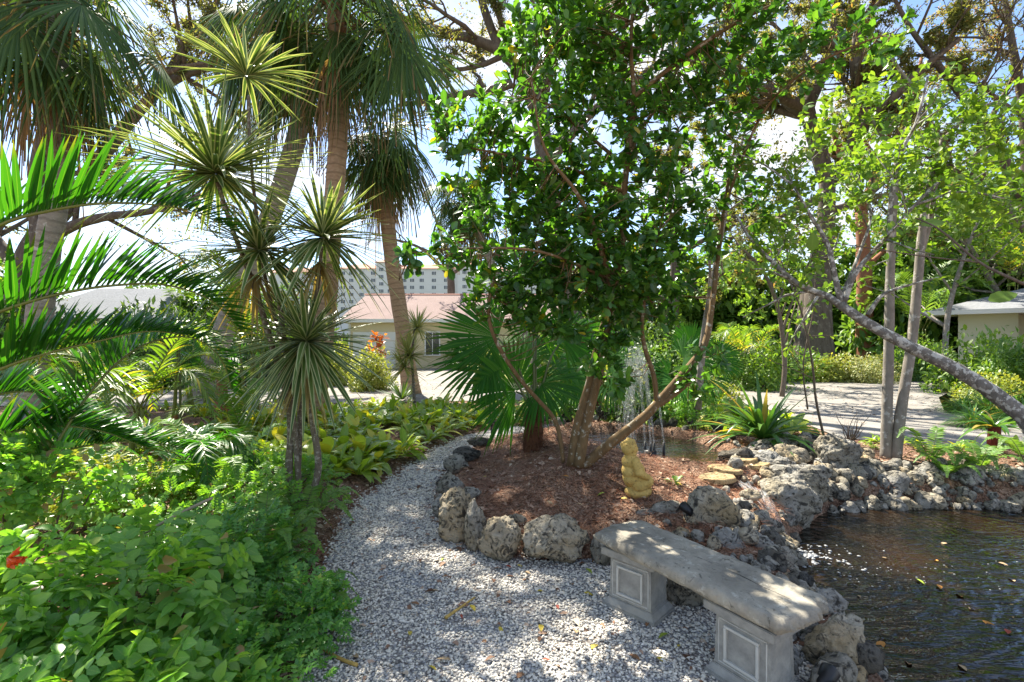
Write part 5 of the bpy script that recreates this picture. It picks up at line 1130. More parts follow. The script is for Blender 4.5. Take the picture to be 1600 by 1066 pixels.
limb_tree('slender_tree', 'pair of slender straight grey stems rising together by the driveway', ub,
    [(PL([(1384,722,UD),(1386,640),(1389,540),(1391,430),(1396,330),(1404,240),(1420,190)]), (.062,.055,.05,.042,.03,.012), -1),
     (PL([(1399,720,UD-.05),(1408,640),(1424,540),(1434,440),(1441,360),(1452,290),(1470,220)]), (.062,.055,.05,.045,.03,.014), -1),
     (PL([(1437,400,UD),(1452,350,UD),(1462,290),(1480,230)]), (.035,.025,.015), 1), (PL([(1404,260,UD),(1370,200),(1340,150)]), (.02,.012), 1), (PL([(1450,300,UD),(1510,250),(1570,215)]), (.022,.012), 1), (PL([(1396,330,UD),(1430,300),(1470,250)]), (.02,.01), 1), (PL([(1470,220,UD),(1530,170),(1590,150)]), (.02,.01), 1), (PL([(1430,140,UD),(1400,100),(1385,60)]), (.02,.01), 1)],
    M['bark_grey'], M['lf_fresh'], .082, LT, 1, 2.4, 5, keep=.8, tips_extra=cloud([(1300,180,UD-.3,60),(1340,260,UD,50),(1400,330,UD,40),(1480,330,UD,50),(1560,320,UD-.3,50),(1420,230,UD,50),(1500,210,UD,60),(1560,180,UD-.4,60),(1390,150,UD,50),(1470,140,UD,50),(1540,260,UD-.3,50),(1590,240,UD,40),(1350,200,UD,30),(1440,290,UD,40)], 34))
RB = np.array((4.45, 3.15, gz(4.45, 3.15))); RB[2] = max(RB[2], -.3)
RB = np.array((5.75, 3.7, gz(5.75, 3.7)))
limb_tree('lichened_tree', 'lichen-spotted pale trunk slanting in from the right edge with light green leaves', RB,
    [(np.vstack([[RB+(0,0,-.1), RB+(-.55,.03,.30)], PL([(1640,690,3.75),(1598,650,3.8),(1540,606,3.9),(1480,570,4.0),(1420,541,4.1),(1360,508,4.2),(1312,476,4.3)])]), (.09,.074,.067,.061,.056,.05,.043,.038), -1),
     (PL([(1312,476,4.3),(1290,462,4.35),(1250,446,4.4),(1210,412,4.5),(1172,372,4.6),(1150,335,4.7)]), (.036,.026,.018,.010), 1),
     (PL([(1314,474,4.3),(1304,430,4.3),(1292,380,4.3),(1262,330,4.3),(1240,290,4.3)]), (.026,.02,.008), 1), (PL([(1318,474,4.3),(1338,425,4.25),(1388,368,4.2),(1430,320,4.1),(1470,280,4.1)]), (.026,.018,.008), 1),
     (PL([(1356,492,4.2),(1378,462,4.15),(1412,448,4.1),(1466,434,4.0)]), (.018,.014,.006), 0), (PL([(1389,372,4.2),(1394,300,4.2),(1410,235,4.15),(1432,190,4.1),(1450,120,4.1)]), (.022,.016,.008), 1), (PL([(1312,470,4.3),(1345,390,4.4),(1360,330,4.5),(1330,270,4.6)]), (.018,.012,.006), 1), (PL([(1430,320,4.1),(1500,300,4.0),(1570,310,3.9)]), (.012,.006), 1), (PL([(1240,290,4.3),(1190,255,4.4),(1150,240,4.4)]), (.010,.005), 1)],
    M['bark_lichen'], M['lf_fresh'], .062, LT, 1, 1.6, 5, keep=.75, tips_extra=cloud([(1230,310,4.4,55),(1205,375,4.5,40),(1320,300,4.5,60),(1420,250,4.2,50),(1265,420,4.4,36),(1500,310,4.0,50),(1180,440,4.5,26),(1360,260,4.4,40),(1250,250,4.4,40)], 40))
# a handful of big single leaves close to the lens
bl = thing('broad_leaved_sapling', 'thin sapling twig with a few big round green leaves at the right', 'sapling', (5.6,3.2,gz(5.6,3.2)))
mb = MB(); tube(mb, catmull(np.vstack([[(5.6,3.2,gz(5.6,3.2)-.05),(5.0,3.25,.9)], PL([(1640,470,3.3),(1590,440,3.3),(1530,410,3.4),(1470,360,3.5),(1430,340,3.6)])]), 20), (.02,.012,.005), 6); tube(mb, catmull(PL([(1530,410,3.4),(1440,400,3.5),(1340,385,3.6),(1270,375,3.7)]), 12), (.006,.003), 5); mb.build('stem', M['twig'], bl, (5.6,3.2,gz(5.6,3.2)))
for (a_, b_, D, s_, az) in [(1268,392,3.7,.14,95),(1440,352,3.6,.15,10),(1545,470,3.4,.17,20),(1425,345,3.6,.11,150)]:
    mb = MB(); d = np.array((math.cos(R(az)), -.35, math.sin(R(az)))); scatter(mb, leaf_t(.62, (0,.2,.5,.8,1), (.2,.85,1,.6,.03), .15, .1), [P(a_, b_, D)], [d], [(-.3,-.7,.6)], s_); mb.build('leaf', M['lf_fresh'], bl, (5.6,3.2,gz(5.6,3.2)))
# leggy saplings
sb = onground(1285, 690); limb_tree('sapling', 'thin leggy dark-stemmed sapling right of the strap-leaved clump', sb,
    [(PL([(1290,695,sb[1]),(1275,625),(1268,560),(1250,480),(1225,420),(1205,360)]), (.018,.014,.006), 1), (PL([(1262,640,sb[1]),(1255,570),(1270,490),(1275,420)]), (.012,.006), 1)], M['twig'], M['lf_fresh'], .07, LT, 1, 1.2, 3, keep=.5)
sb = onground(1100, 640); limb_tree('sapling', 'pale thin leaning trunk rising through the glossy tree crown', sb, [(PL([(1090,640,7.2),(1098,540),(1112,450),(1128,360),(1140,300),(1165,200)]), (.06,.05,.035,.02), 1)], M['bark_grey'], M['lf_fresh'], .09, LT, 1, 1.4, 4, keep=.7)
sb = onground(1328, 690); tw = thing('twiggy_bush', 'leafless dark twiggy bush at the near edge of the driveway', 'bush', sb); mb = MB(); tp_ = []
for k in range(12): bough(mb, tp_, wander(sb-(0,0,.05), (U(-.6,.6),U(-.6,.6),1), U(.3,.55), 6, .2, .1), (.010,.004), 1, 1.6, .5, (20,55), .1, .2, .002, 4)
mb.build('twigs', M['twig'], tw, sb)
# ================================================================== oaks and far trees
def far_tree(name, label, limbs, leafm, lsize, dens, k, keep, rmin=.02, ratio=.55, bark='bark_oak', group='large spreading trees', lv=3, extra=(), jit=.25, up=.05):
    b = np.array(limbs[0][0][0]); b[2] = gz(b[0], b[1]); limbs[0][0][0] = b-np.array((0,0,.2))
    return limb_tree(name, label, b, limbs, M[bark], M[leafm], lsize, DT, lv, dens, k, group, 'tree', ratio, (28,70), up, .2, rmin, (20,110), jit, keep, extra)
D=22
far_tree('oak_tree', 'big oak with a thick furrowed trunk across the driveway at the right', [
    (PL([(1272,575,D),(1275,520),(1280,440),(1290,350),(1293,275)]), (.85,.68,.5,.38,.33), -1), (PL([(1255,575,D+.4),(1262,480),(1272,420),(1286,340)]), (.5,.4,.28,.18), -1),
    (PL([(1293,285,D),(1272,210),(1263,165),(1290,105),(1302,50),(1312,-40)]), (.36,.32,.28,.2,.12), 3), (PL([(1264,172,D),(1222,152,D-1),(1165,125,D-2),(1100,80,D-3)]), (.28,.22,.12), 3), (PL([(1265,182,D),(1205,168,D+1),(1150,150,D+2),(1090,170,D+3)]), (.24,.18,.08), 3),
    (PL([(1308,285,D),(1334,222,D-1),(1341,150,D-2),(1336,90,D-3),(1346,10,D-3)]), (.30,.26,.2,.1), 3), (PL([(1336,205,D-1),(1380,168,D-3),(1430,118,D-4),(1500,60,D-5)]), (.24,.18,.08), 3), (PL([(1294,300,D),(1240,330,D-1),(1190,345,D-2),(1140,375,D-3)]), (.2,.14,.06), 2), (PL([(1300,330,D),(1350,310,D+1),(1400,270,D+2)]), (.2,.14,.06), 2)],
    'lf_oak', .14, 2.0, 8, .95, extra=cloud([(1180,230,20,60),(1240,270,20,50),(1150,310,20,50),(1220,340,20,60),(1160,390,20,50),(1350,330,20,50),(1400,260,20,60),(1110,250,19,50),(1480,200,19,60)], 34))
D=17
far_tree('oak_tree', 'grey-limbed oak behind the glossy tree with bare crooked boughs at the top', [
    (PL([(905,600,D),(890,480),(868,360),(852,250),(842,170)]), (.45,.38,.33,.3), -1), (PL([(842,180,D),(810,110),(780,80),(735,60),(680,45),(610,20)]), (.26,.22,.18,.14,.07), 3), (PL([(800,130,D),(765,142),(725,148),(680,156),(620,165)]), (.17,.15,.12,.06), 2),
    (PL([(784,85,D),(762,30),(748,-20),(735,-90)]), (.17,.14,.08), 3), (PL([(842,180,D),(860,90),(890,10),(900,-80)]), (.25,.2,.1), 3), (PL([(852,260,D),(920,180),(1000,120),(1080,60)]), (.2,.15,.07), 2), (PL([(868,370,D),(800,395,D+1),(740,400,D+2),(690,405,D+3)]), (.12,.10,.04), 2)],
    'lf_oak', .10, 2.2, 7, .75, extra=cloud([(690,110,17,50),(725,210,17,45),(640,190,17,40),(760,60,17,50),(700,30,17,50)], 30))
D=20
far_tree('oak_tree', 'dark-limbed oak behind the palms on the left', [
    (PL([(20,600,D),(24,500),(35,430),(60,370),(110,320)]), (.55,.45,.40,.32), -1), (PL([(40,410,D),(100,360),(160,340),(245,328),(330,300)]), (.25,.2,.15,.07), 2), (PL([(110,320,D),(170,230),(250,140),(330,100),(420,60)]), (.3,.24,.16,.07), 3), (PL([(60,370,D),(60,250),(90,120),(110,-20)]), (.3,.22,.1), 3), (PL([(250,140,D),(300,60),(340,0),(350,-60)]), (.16,.12,.07), 3), (PL([(35,430,D),(-40,330),(-100,240)]), (.25,.15), 2)],
    'lf_oak', .12, 2.2, 8, .9, extra=cloud([(300,190,20,70),(210,350,20,55),(300,380,20,55),(120,300,20,50),(380,320,20,45),(180,250,20,55),(60,420,20,50),(300,60,20,60),(430,250,20,40)], 30))
D=19
far_tree('oak_tree', 'brownish fine-twigged tree filling the upper right corner', [
    (PL([(1660,600,D),(1640,480),(1620,380),(1600,300)]), (.35,.3,.26,.22), -1), (PL([(1600,310,D),(1540,200),(1480,120),(1420,40),(1380,-40)]), (.2,.16,.1,.05), 3), (PL([(1605,300,D),(1600,180),(1580,60),(1560,-60)]), (.2,.15,.06), 3), (PL([(1620,380,D),(1540,300),(1460,250),(1400,230)]), (.14,.1,.04), 3), (PL([(1610,320,D),(1680,200),(1720,60)]), (.18,.1), 3), (PL([(1540,200,D),(1590,110),(1640,30)]), (.1,.05), 2)],
    'lf_oakbrown', .10, 2.0, 5, .55)
D=27
far_tree('oak_tree', 'reddish trunked tree rising right of the big furrowed oak', [(PL([(1352,580,D),(1351,500),(1350,420),(1346,330)]), (.5,.42,.36,.3), -1), (PL([(1346,330,D),(1380,250),(1420,180),(1440,90)]), (.26,.2,.08), 3), (PL([(1346,340,D),(1320,270),(1300,200)]), (.2,.1), 3), (PL([(1350,420,D),(1400,380),(1450,360)]), (.16,.07), 2)], 'lf_oak', .16, 1.8, 7, .9, bark='terra')
D=26
far_tree('pale_tree', 'thin pale trunks leaning left over the roof of the far right house', [(PL([(1600,540,D),(1575,490),(1540,425),(1512,380),(1485,330)]), (.16,.14,.12,.09), 2), (PL([(1640,540,D),(1610,450),(1585,380),(1575,300),(1560,220)]), (.18,.15,.1), 3), (PL([(1590,420,D),(1560,360),(1530,300)]), (.1,.06), 2)], 'lf_mid', .15, 1.7, 6, .9, bark='bark_grey')
D=36
far_tree('oak_tree', 'sparse bare-twigged tree against the sky beside the apartment block', [(PL([(700,590,D),(702,520),(705,450),(700,400)]), (.4,.33,.28,.2), -1), (PL([(702,430,D),(660,390),(620,375),(580,365)]), (.16,.1,.04), 2), (PL([(700,410,D),(720,360),(760,330)]), (.16,.06), 3), (PL([(700,400,D),(680,340),(660,300)]), (.15,.06), 3), (PL([(703,430,D),(750,400),(800,380)]), (.16,.06), 3)], 'lf_oak', .14, 1.2, 3, .35)
D=30
far_tree('oak_tree', 'hazy green tree closing the view behind the fountain', [(PL([(1050,580,D),(1050,500),(1055,420),(1050,340)]), (.5,.4,.3,.2), -1), (PL([(1050,440,D),(1000,400),(950,380)]), (.2,.08), 3), (PL([(1052,400,D),(1110,370),(1170,340)]), (.2,.08), 3), (PL([(1050,350,D),(1030,280),(1060,200)]), (.2,.08), 3), (PL([(1052,450,D),(1120,430),(1180,420)]), (.2,.08), 3), (PL([(1050,470,D),(980,455),(900,440)]), (.2,.08), 3)], 'lf_oak', .17, 1.8, 8, .95)

sb = np.array((7.4, 13.2, 0)); limb_tree('small_tree', 'airy light green small tree in front of the big furrowed oak', sb,
    [(PL([(1222,620,13.2),(1226,560),(1215,480),(1190,420),(1150,380)]), (.07,.055,.03), 1), (PL([(1222,520,13.2),(1245,450),(1270,400),(1290,360)]), (.04,.02), 1), (PL([(1215,480,13.2),(1230,420),(1225,350)]), (.03,.015), 1)],
    M['twig'], M['lf_fresh'], .13, LT, 1, 2.0, 5, keep=.9, tips_extra=cloud([(1150,395,13.2,45),(1200,430,13,50),(1250,470,13.2,45),(1165,480,13.4,45),(1240,390,13.2,45),(1290,380,13.2,40),(1230,330,13.2,40),(1310,450,13.5,35),(1120,440,13.5,40)], 42))
sb = np.array((14.8, 16.5, 0)); limb_tree('small_tree', 'light green leafy small tree overhanging the far right roof', sb,
    [(PL([(1475,600,16.5),(1480,500),(1500,420),(1530,340)]), (.09,.07,.04), 1), (PL([(1490,460,16.5),(1450,400),(1430,350)]), (.04,.02), 1)],
    M['bark_grey'], M['lf_fresh'], .15, LT, 1, 2.0, 5, keep=.9, tips_extra=cloud([(1440,370,16.5,50),(1490,340,16.5,60),(1550,360,16,60),(1590,410,16,45),(1530,420,16.2,40),(1470,430,16.5,40),(1420,440,16.8,35),(1580,320,16,60)], 42))
# ================================================================== bushes
PRO = {}
def bush_proto(key, rx, rz, nclump, nleaf, size, mat, tmpl, spread=.55, stems=6):
    r = thing('bush', 'x', 'bush', (0,-60,0)); b = np.zeros(3); mb = MB(); ms = MB()
    v = rdir(nclump); v[:,2] = np.abs(v[:,2])*.95-.1; v = v*(U(.55,1,nclump))[:,None]; c = v*np.array((rx,rx,rz)); c[:,2] = np.maximum(c[:,2]+rz*.08, .05)
    k = nleaf//nclump; cc = np.repeat(c, k, 0); n = len(cc); o_ = rdir(n); cr = spread*min(rx,rz)*U(.5,1,nclump).repeat(k)
    loc = cc+o_*(cr*U(.5,1,n)**.5)[:,None]; loc[:,2] = np.maximum(loc[:,2], .01)
    scatter(mb, tmpl, loc, nrm(o_+np.array((0,0,-.1))+rng.normal(size=(n,3))*.6), nrm(nrm(cc)*.6+o_*.5+np.array((0,0,.9))), size*U(.6,1.3,n))
    for q in range(min(stems, nclump)): tube(ms, catmull([(U(-.1,.1)*rx,U(-.1,.1)*rx,-.05), c[q]*.5+(0,0,.02), c[q]], 6), (.02*rx+.006,.006), 5)
    mb.build('foliage', M[mat], r); ms.build('stem', M['twig'], r); PRO[key] = r; return r
bush_proto('dark', 1, 1, 34, 5200, .13, 'lf_dark', DT); bush_proto('mid', 1, 1, 34, 5200, .12, 'lf_mid', DT); bush_proto('lime', 1, .8, 30, 4200, .10, 'lf_lime', LT); bush_proto('pale', 1, .7, 30, 5200, .075, 'lf_pale', LT)
bush_proto('tall', .8, 2.2, 46, 7000, .16, 'lf_mid', DT, .5); bush_proto('fresh', 1, 1, 26, 3000, .12, 'lf_fresh', LT)
def bush(key, px, py, D, w, h, label, group=None):
    """px, py: the middle of the foot; w, h in photo pixels"""
    s = D/F; x = (px-800)*s; pr = PRO[key]; hh = {'dark':1.2,'mid':1.2,'lime':1.0,'pale':.9,'tall':2.5,'fresh':1.2}[key]; ww = {'tall':1.9}.get(key, 2.4)
    return dup(pr, (x, D, gz(x, D)-.02), U(0,6.28), (w*s/ww, w*s/ww, h*s/hh), label, group)
BL = 'bushes beyond the driveway on the left'; BR = 'bushes beyond the driveway on the right'; BT = 'tall dark greenery at the back'
for (k, px, D, w, h, lb) in [
    ('dark',30,16.5,190,150,'dark round bush at the far left edge behind the feather palms'),('mid',130,17.5,150,110,'mid green bush beyond the left arm of the driveway'),('dark',245,17,170,135,'dark bush left of the leaning grey palm trunk'),('dark',390,17.5,160,120,'dark bush behind the middle of the cane plant'),
    ('mid',455,18.5,110,90,'mid green bush between the cane plant and the cream house'),('lime',575,15.6,95,66,'bright yellow-green bush at the corner of the cream house'),('lime',530,17.5,90,64,'yellow-green bush behind the thick tan palm trunk'),('dark',740,26,60,40,'dark low bush under the house window'),('lime',775,25,110,36,'low yellow bush line right of the house window'),('mid',720,27,60,44,'green bush against the cream house wall')]:
    bush(k, px, 0, D, w, h, lb, BL)
for (k, px, D, w, h, lb) in [
    ('pale',1350,18.8,110,52,'pale yellow variegated bush at the foot of the big oak'),('lime',1290,19.2,100,40,'low yellow-green bush left of the pale variegated bush'),('mid',1220,19.6,120,62,'mid green bush far left on the bank under the big oak'),('dark',1160,19.5,120,80,'dark bush behind the strap-leaved clump'),('mid',1410,19.6,90,56,'green bush behind the slender stems'),
    ('mid',1440,20.5,80,70,'round clipped green bush left of the cream wall'),('fresh',1530,14.5,150,105,'leafy bush hiding the lower wall of the far right house'),('mid',1590,12.8,140,110,'broad green bush at the right edge below the house'),('lime',1560,11.6,130,52,'low yellow-green bush on the planted island at the right'),
    ('mid',1050,15.5,150,90,'green bush behind the fountain spray'),('lime',960,14.5,120,60,'yellow-green bush seen between the trunks of the glossy tree'),('dark',1010,17,150,110,'dark bush behind the young fan palms'),('lime',870,14.5,120,50,'yellow-green bush behind the shaggy young palm'),('mid',860,19.5,130,80,'mid green bush far behind the shaggy young palm'),('lime',1120,12.2,100,44,'low yellow bush at the driveway edge behind the pool'),('fresh',1180,16,120,70,'light green bush left of the thin dark sapling')]:
    bush(k, px, 0, D, w, h, lb, BR)
for (px, D, w, h) in [(1400,27,150,330),(1470,30,170,360),(1330,31,140,260),(1540,31,170,330),(1610,28,160,380),(1230,33,150,230),(1150,35,170,230),(1080,36,150,220),(1500,36,200,420),(980,38,160,200),(1690,24,160,330),(880,40,160,130)]:
    bush('tall', px, 0, D, w, h*.95, 'tall dark leafy bush in the green wall at the back right', BT)
for (px, D, w, h) in [(-60,27,200,240),(40,34,170,170),(330,33,180,150),(240,36,150,140),(430,34,150,140),(-150,22,200,260)]:
    bush('tall', px, 0, D, w, h, 'tall dark leafy bush in the green wall at the back left', BT)
clump('areca_palm', 'feathery palm in the shade left of the far right house', ((1445-800)*24/F,24,0), 14, 3.2, 3.4, 1.6, 'lf_mid', .8, .06, 'feather palms at the back right', 30, 2.2)
clump('areca_palm', 'bright feathery palm hanging over the far right roof', ((1580-800)*25/F,25,0), 14, 3.4, 4.4, 1.8, 'lf_arecasun', .85, .06, 'feather palms at the back right', 30, 4.6)
clump('areca_palm', 'feathery palm glowing behind the pool left of the big oak', ((1165-800)*17/F,17,0), 12, 2.0, 1.5, 1.2, 'lf_arecasun', .55, .045, 'feather palms at the back right', 30, 1.0)
# far wood closing the horizon
mb = MB(); n = 30000; a = U(-62,62,n); D = U(52,75,n); x = D*np.tan(np.radians(a)); z = U(0,1,n)**1.1*(6.0+2.5*np.sin(a*.31)+2*np.sin(a*.83+1)+1.2*np.sin(a*2.1)); k = ~((x/D > -.37) & (x/D < -.02) & (z > 2.2)); x, y, z = x[k], D[k], z[k]; n = len(x)
scatter(mb, DT, np.stack([x,y,z],1), rdir(n), nrm(rdir(n)+np.array((0,-.4,.6))), U(.5,1.1,n)); tag(mb.build('wood', M['lf_dark']), label='far green wood closing the horizon', kind='stuff')

# croton with orange-red leaves by the house
c_ = onground(600, 585); c_ = np.array((-5.0,18.6,0)); cr_ = thing('croton', 'sparse shrub with orange-red leaves in front of the cream garage wall', 'shrub', c_); mb = MB(); tp_ = []
for q in range(7): bough(mb, tp_, wander(c_-(0,0,.05), (U(-.5,.5),U(-.5,.5),1.5), U(1.1,1.9), 6, .15, .1), (.025,.01), 1, 1.2, .35, (20,50), .1, .15, .006, 5)
mb.build('stem', M['twig'], cr_, c_); mb = MB(); tp_ = [t for t in tp_ if t[0][2] > 1.0]; whorls(mb, LT, [t[0] for t in tp_], [t[1] for t in tp_], 5, .24, (30,90), .08); mb.build('foliage', M['lf_croton'], cr_, c_)

# ================================================================== strap-leaved clumps, spiky plants
kb = onground(1192, 702); kb[2] += .02; kr = thing('strap_leaved_clump', 'big clump of long glossy green strap leaves above the rocks', 'lily clump', kb); mb = MB()
rosette(mb, kb+(0,0,.10), 78, (.75,1.25), (.06,.10), (14,84), (.2,.75), 9, lance, .35); mb.build('leaves', M['lf_strap'], kr, kb)
mb = MB(); rosette(mb, kb+(0,0,.06), 5, (.5,.7), (.05,.07), (-5,15), (.5,.8), 7, lance, .35, az=(200,330)); mb.build('withered_leaves', M['lf_dracold'], kr, kb)
kb = onground(1105, 672); kr = thing('strap_leaved_clump', 'smaller dark clump of narrow strap leaves at the pool edge', 'lily clump', kb); mb = MB(); rosette(mb, kb+(0,0,.05), 56, (.5,.85), (.03,.05), (15,80), (.2,.6), 7, lance, .3); mb.build('leaves', M['lf_strap'], kr, kb)
kb = onground(1553, 708); kr = thing('red_stemmed_plant', 'stout spiky plant with a dark red stem and arching green leaves', 'plant', kb); mb = MB(); tube(mb, [kb-(0,0,.05), kb+(0,0,.16), kb+(.01,0,.34)], (.075,.068,.06), 12); mb.build('stem', M['redstem'], kr, kb)
mb = MB(); rosette(mb, kb+(0,0,.30), 26, (.34,.56), (.06,.09), (10,80), (.2,.7), 8, lance, .4); mb.build('leaves', M['lf_strap'], kr, kb)
gp = [(1505,645,.6),(1545,650,.6),(1585,640,.7),(1520,668,.5),(1565,628,.6),(1600,660,.6),(1535,625,.55)]
pr = None
for k, (a_, b_, s_) in enumerate(gp):
    p = onground(a_, b_)
    if pr is None:
        pr = thing('grassy_clump', 'x', 'grass clump', p); mb = MB(); rosette(mb, (0,0,.03), 240, (.5,.95), (.018,.03), (15,85), (.3,.9), 6, lance, .2); mb.build('leaves', M['lf_strap'], pr); pr['label'] = 'arching grassy clump on the planted island right of the driveway'; pr['group'] = 'grassy clumps right of the driveway'
    else: dup(pr, p, U(0,6), U(.8,1.3), pr['label'], pr['group'])

# ferns
def fern(base, n, L, label, mat='lf_fern', az=(0,360), rise=.8):
    base = np.array(base); th = thing('fern', label, 'fern', base, 'ferns'); mb, mr = MB(), MB()
    for k in range(n):
        a = az[0]+(az[1]-az[0])*(k+.5)/n+U(-8,8); pinnate(mb, mr, arc_frond(base, a, L*U(.8,1.1), L*rise*U(.7,1.1), L*.45), 30, L*.17, L*.045, 78, 4, .1, (.004,.001), .12, lance, 4, base_len=.35)
    f = mr.build('frond_ribs', M['stem'], th, base) if 0 else mr.build('frond', M['stem'], th, base); mb.build('leaflets', M[mat], f, base); return th
fern(onground(470,835), 9, .55, 'fern with horizontal fronds at the foot of the cane plant')
fern(onground(340,800), 7, .75, 'upright light green fern left of the cane plant', az=(20,330), rise=1.3)
fern(onground(380,690), 4, .85, 'fern with one tall pale frond beside the terracotta trunk', az=(60,300), rise=1.6)
fern(onground(470,985), 5, .42, 'small fern poking over the path corner beside the little-leaved shrub', az=(-70,60), rise=.7)
fern(onground(412,900), 6, .5, 'fern among the small-leaved shrubs at the litter edge', az=(-60,120), rise=1.1)
fern(onground(1455,725), 5, .55, 'small fern under the slender stems at the driveway edge', az=(0,360), rise=1.0)
fern(onground(1530,735), 8, .5, 'low bright fern near the red-stemmed plant'); fern(onground(1480,745), 7, .4, 'low yellow-green fern on the pine needles above the stones'); fern(onground(1600,720), 8, .5, 'low green fern at the right edge beside the driveway')
sd_ = onground(1056, 758); so2 = thing('seedling', 'tiny bright green seedling in the mulch right of the statue', 'seedling', sd_); mb = MB(); rosette(mb, sd_+(0,0,.02), 16, (.06,.11), (.03,.045), (5,80), (.1,.5), 5, broad, .2); mb.build('leaves', M['lf_fresh'], so2, sd_)

# ================================================================== ground cover: broad-leaved clumps one can count
protos = []
for k in range(4):
    r = thing('broad_leaved_clump', 'x', 'ground cover', (0,-60,0), 'broad-leaved clumps in the left bed'); mb = MB()
    rosette(mb, (0,0,.03), 15+3*k, (.32,.55), (.085,.13), (18,80), (.15,.75), 8, broad, .28); mb.build('leaves', M['lf_ground'], r); protos.append(r)
pts = []
while len(pts) < 150:
    y = U(5.4, 11.3); lx = np.interp(y, (5.4,6.2,7.1,8.2,9,11.3), (-1.62,-1.50,-1.35,-1.0,-.55,-.2)); x = U(-5.0 if y > 7 else -3.6, lx)
    if all((x-a)**2+(y-b)**2 > .22**2 for a, b in pts) and sdf(DRIVE, np.array([x]), np.array([y]))[0] < -.35: pts.append((x, y))
for k, (x, y) in enumerate(pts): dup(protos[k % 4], (x, y, gz(x, y)), U(0,6.28), U(.75,1.15), 'clump of broad yellow-green leaves in the sunny bed left of the path')
for k in range(78):
    x, y = (U(-.3,3.6), U(8.9,12.2)) if k < 36 else (U(2.2,5.2), U(7.9,12.2))
    if sdf(PATH, np.array([x]), np.array([y]))[0] > -.1 or sdf(DRIVE, np.array([x]), np.array([y]))[0] > -.2: continue
    dup(protos[k % 4], (x, y, gz(x, y)), U(0,6.28), U(.8,1.3), 'clump of broad yellow-green leaves behind the fountain pool', 'broad-leaved clumps behind the pool')
for k in range(16):
    x, y = U(4.3,8.5), U(6.1,6.9)
    if sdf(DRIVE, np.array([x]), np.array([y]))[0] > -.1: continue
    dup(protos[k % 4], (x, y, gz(x, y)), U(0,6.28), U(.3,.6), 'little leafy clump in the strip between pond stones and driveway', 'little clumps along the near driveway edge')
for k in range(22):
    x = 9+k*.42+U(-.2,.2); dup(protos[k % 4], (x, 19.2+U(-.2,.3), 0), U(0,6.28), U(.9,1.4), 'leafy clump in the border along the far driveway edge', 'clumps along the far driveway edge')
k = 0
while k < 70:
    x, y = U(-9.5,-2.6), U(5.2,11.3)
    if sdf(DRIVE, np.array([x]), np.array([y]))[0] > -.35 or (x > -4 and y > 6): continue
    k += 1; dup(protos[k % 4], (x, y, gz(x, y)), U(0,6.28), U(.55,1.1), 'leafy clump on the ground under the feather palms', 'leafy clumps under the feather palms')
for r in protos:
    for c in list(r.children): bpy.data.objects.remove(c)
    bpy.data.objects.remove(r)

# ================================================================== shrubs in the near left corner
CT = compound_t(3, .62, .36, leaf_t(.62, (0,.3,.65,1), (.15,1,.85,.05), .25, .2)); CS = compound_t(4, .62, .27, leaf_t(.62, (0,.45,1), (.2,1,.1), .25, .15))
def mound(name, label, cen, rad, n, size, mat, tmpl, cat='shrub', group=None, flower=None, ns=10):
    cen = np.array(cen, float); rad = np.array(rad); base = np.array((cen[0], cen[1], gz(cen[0], cen[1]))); th = thing(name, label, cat, base, group); mb = MB()
    lumps = rdir(14); lumps[:,2] = np.abs(lumps[:,2]); lc = cen+lumps*rad*.72; lr = U(.26,.48,14)
    k = rng.integers(0, 14, n); v = rdir(n); v[:,2] = v[:,2]*.8+.25; v = nrm(v); loc = lc[k]+v*rad*(lr[k]*(U(.35,1,n)**.4))[:,None]
    ok = loc[:,2] > g(loc[:,0], loc[:,1])+.015; loc, v = loc[ok], v[ok]; n = len(loc); o_ = nrm((loc-cen)/rad)
    d = nrm(o_*.7+v*.4+rng.normal(size=(n,3))*.7+np.array((0,0,-.15))); scatter(mb, tmpl, loc, d, nrm(o_*.5+np.array((.0,-.1,1.))+rng.normal(size=(n,3))*.35), size*U(.65,1.25,n)); mb.build('foliage', M[mat], th, base)
    ms = MB()
    for q in range(ns): e = lc[q % 14]+rdir(1)[0]*rad*.3; tube(ms, catmull([base+(U(-.15,.15),U(-.15,.15),-.03), (base+e)/2+rdir(1)[0]*.06, e], 8), (.009,.004), 5)
    ms.build('stem', M['twig'], th, base)
    if flower is not None:
        for f in flower:
            mf = MB(); c = np.array(f)
            for q in range(5): d = nrm(np.array((1,-.2,.25))+rng.normal(size=3)*.35); tube(mf, [c-d*.0, c+d*.03, c+d*.055], (.004,.008,.012), 7); whorls(mf, leaf_t(.6), [c+d*.053], [d], 5, .02, (30,70), .0)
            mf.build('flower', M['lf_red'], th, base)
    return th
SG = 'leafy shrubs in the near left corner'
mound('shrub', 'broad-leaved green shrub with an orange flower at the left edge', (-1.95,2.3,.22), (.66,.5,.42), 430, .18, 'lf_shrub', CT, group=SG, flower=[P(12,872,2.02)])
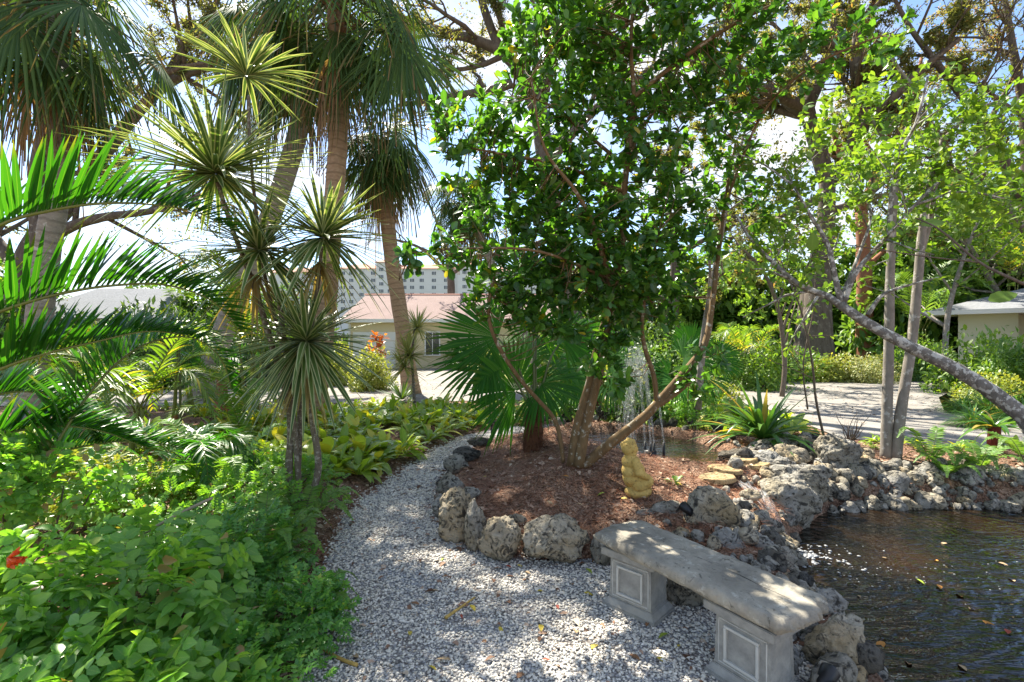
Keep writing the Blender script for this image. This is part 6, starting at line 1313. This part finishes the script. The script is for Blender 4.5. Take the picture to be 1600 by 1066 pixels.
mound('shrub', 'broad-leaved green shrub cut by the bottom left corner', (-1.60,1.72,.12), (.52,.35,.34), 330, .18, 'lf_shrub', CT, group=SG)
mound('shrub', 'light green shrub in sun below the low fronds at the left edge', (-2.95,2.9,.55), (.42,.40,.42), 300, .15, 'lf_shrub', CT, group=SG)
mound('shrub', 'dense small-leaved dark green shrub beside the litter edge of the path', (-1.90,3.1,.10), (.55,.50,.36), 1200, .11, 'lf_shrubdark', CS, group=SG)
mound('shrub', 'low round small-leaved shrub tuft on the gravel corner', (-1.14,2.55,.06), (.26,.24,.28), 420, .10, 'lf_shrubdark', CS, group=SG)
mound('shrub', 'small-leaved shrub low between the corner shrubs and the path', (-1.22,2.05,.0), (.38,.30,.30), 560, .11, 'lf_shrubdark', CS, group=SG)
mound('shrub', 'loose mixed green shrub behind the dry pale cane', (-2.7,4.0,.15), (.8,.55,.42), 900, .13, 'lf_shrub', CS, group=SG)
mound('shrub', 'small-leaved green shrub at the foot of the fern left of the cane plant', (-2.35,4.75,.08), (.7,.45,.38), 900, .11, 'lf_shrub', CS, group=SG)
mound('shrub', 'low leafy green shrub under the low dark fronds at mid left', (-3.7,4.2,.12), (.8,.6,.5), 800, .13, 'lf_lime', CS, group=SG)
mound('shrub', 'low yellow-green shrub near the slim young palm', (-3.4,6.0,.05), (.8,.6,.36), 700, .13, 'lf_ground', CS, group=SG)
mound('shrub', 'low leafy shrub between pool stones and the young fan palms', (2.3,8.0,.35), (.9,.4,.35), 800, .12, 'lf_mid', CS, group='shrubs behind the pool')
mound('shrub', 'dark leafy shrub overhanging the pool stones left of the jets', (.7,8.1,.3), (.7,.4,.4), 700, .12, 'lf_shrubdark', CS, group='shrubs behind the pool')
mound('shrub', 'leafy shrub with a dead brown leaf hanging near the pool', (2.9,7.6,.4), (.6,.4,.45), 600, .12, 'lf_shrub', CS, group='shrubs behind the pool')

for r in PRO.values():
    for c in list(r.children): bpy.data.objects.remove(c)
    bpy.data.objects.remove(r)
